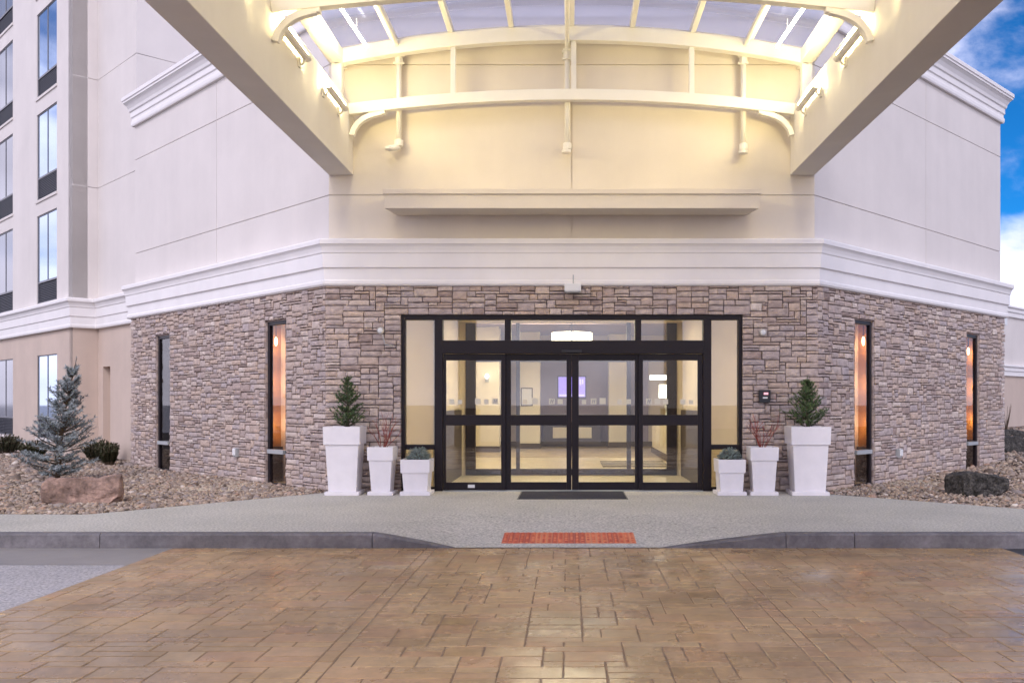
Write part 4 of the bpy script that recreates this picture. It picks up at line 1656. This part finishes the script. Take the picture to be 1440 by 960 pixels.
def cushion(label, x, y, z, rad, seed):
    t = thing('cushion_plant', label, 'plant', (x, y, z), 'grey green cushion plants in the low planters', local=True)
    r = random.Random(seed)
    fo, st = MB(), MB()
    for k in range(520):
        a = r.uniform(0, 6.28)
        el = math.asin(r.uniform(-.05, 1))
        d = Vector((math.cos(a) * math.cos(el), math.sin(a) * math.cos(el), math.sin(el)))
        rr = rad * (1 + .16 * mnoise.noise(d * 3 + Vector((seed, 0, 0)))) * r.uniform(.8, 1.05)
        p = Vector((d.x * rr, d.y * rr, d.z * rr * .95))
        needles(fo, p * .72, p, 12, .020, .0034, r, .35 + .3 * d.z, spread=.8)
        if k % 6 == 0:
            st.tube([(0, 0, 0), p * .8], .003, 4, cap=False)
    st.build('stems', M['bark'], t)
    fo.build('foliage', M['needle_cushion'], t)


cushion('grey green cushion plant in the lowest planter left of the doors', -2.36, -.53, .535, .20, 1)
cushion('grey green cushion plant in the lowest planter right of the doors', 2.43, -.53, .535, .195, 2)


def shrub(label, x, y, z, w, h, seed):
    t = thing('shrub', label, 'shrub', (x, y, z), 'low dark shrubs along the tower wall', local=True)
    r = random.Random(seed)
    fo, st = MB(), MB()
    for k in range(120):
        a = r.uniform(0, 6.28)
        sp = math.sqrt(r.random())
        base = Vector((math.cos(a) * sp * w * .25, math.sin(a) * sp * w * .25, 0))
        tip = Vector((math.cos(a) * sp * w * .52, math.sin(a) * sp * w * .52, h * r.uniform(.7, 1.0) * (1 - .35 * sp * sp)))
        st.tube([base, tip], .006, 4, cap=False)
        needles(fo, base.lerp(tip, .25), tip, 60, .055, .011, r, .4, spread=.7)
    st.build('stems', M['bark'], t)
    fo.build('foliage', M['shrub'], t)


shrub('round dark shrub against the tower wall beside the shallow wall niche', -11.0, 6.85, .03, .8, .56, 1)
shrub('bushy dark shrub below the tower windows at the left edge', -15.1, 9.9, .04, .9, .56, 2)
shrub('reddish low shrub hugging the tower wall behind the blue spruce', -13.65, 8.75, .03, .7, .42, 3)
shrub('tiny dark shrub tucked beside the corner of the stone wing', -10.25, 5.75, .02, .36, .46, 4)
r = random.Random(9)
t = thing('twig_plant', 'thin leafless twigs standing on the gravel below the annex', 'plant', (12.9, 12.6, bed_z(12.9, 12.6)), local=True)
mb = MB()
for k in range(14):
    a, sp = r.uniform(0, 6.28), r.uniform(.1, .5)
    mb.tube([(0, 0, 0), (math.cos(a) * sp * .5, math.sin(a) * sp * .5, .35), (math.cos(a) * sp, math.sin(a) * sp, r.uniform(.5, .9))], [.012, .008, .004], 4, cap=False)
mb.build('stems', M['bark'], t)


# ------------------------------------------------------------------ small wall fittings
def speaker(label, x, z, cable):
    t = thing('wall_speaker', label, 'wall fitting', (x, -.10, z), 'round grey fittings on the stone either side of the doors', local=True)
    mb = MB(Matrix.Rotation(R(90), 4, 'X'))
    mb.lathe([(.055, -.03), (.06, .0), (.058, .03), (.05, .042)], 24)
    mb.build('housing', M['beige_metal'], t, smooth=False)
    mb = MB(Matrix.Rotation(R(90), 4, 'X'))
    mb.lathe([(.042, .0425), (.04, .05), (.022, .056), (.006, .058)], 20)
    mb.build('cover', M['white_plastic'], t, smooth=True)
    if cable:
        MB().tube([(.03, -.02, -.06), (.05, -.02, -.13), (.07, -.01, -.22), (.20, -.01, -.24)], .008, 6).build('cable', M['grey_metal'], t, smooth=True)


speaker('round grey wall fitting with cable on the stone left of the doors', -3.03, 2.55, True)
speaker('round grey wall fitting on the stone right of the doors above the card reader', 3.03, 2.52, False)
t = thing('card_reader', 'black card reader box with red and white marks right of the doors', 'card reader', (3.055, -.105, 1.41), local=True)
MB().box(-.09, .09, -.055, .02, 0, .20).build('housing', M['black'], t, bevel=.008)
MB().box(-.02, .05, -.0575, -.0555, .125, .16).build('display', M['red_led'], t)
MB().box(-.035, .04, -.0575, -.0555, .065, .09).build('sticker', M['white_plastic'], t)
t = thing('sensor_box', 'white box fitting under the cornice above the doors', 'wall fitting', (.015, -.14, 3.24), local=True)
MB().box(-.13, .13, -.19, 0.03, -.09, .03).build('housing', M['white_plastic'], t, bevel=.008)
MB().box(-.11, .11, -.17, .01, -.104, -.091).build('lens', M['grey_metal'], t)
MB().tube([(0.01, 0.01, .02), (0.01, -.005, .19)], .01, 6).build('stalk', M['grey_metal'], t)
for (fr, u, lab) in ((F_LEFT, LW - 3.05, 'small grey outlet box low on the stone of the left wing'), (F_RIGHT, 2.75, 'small grey outlet box low on the stone of the right wing')):
    p = fr @ Vector((u, -.085, .42))
    t = thing('outlet_box', lab, 'outlet box', p, 'outlet boxes on the stone wings', rotz=fr.to_euler().z, local=True)
    MB().box(-.06, .06, -.05, .02, 0, .16).build('housing', M['grey_metal'], t, bevel=.006)
    MB().box(-.05, .05, -.075, -.051, .03, .15).build('cover', M['white_plastic'], t, bevel=.008)

for o in list(bpy.data.objects):
    if '_w' in o:
        del o['_w']
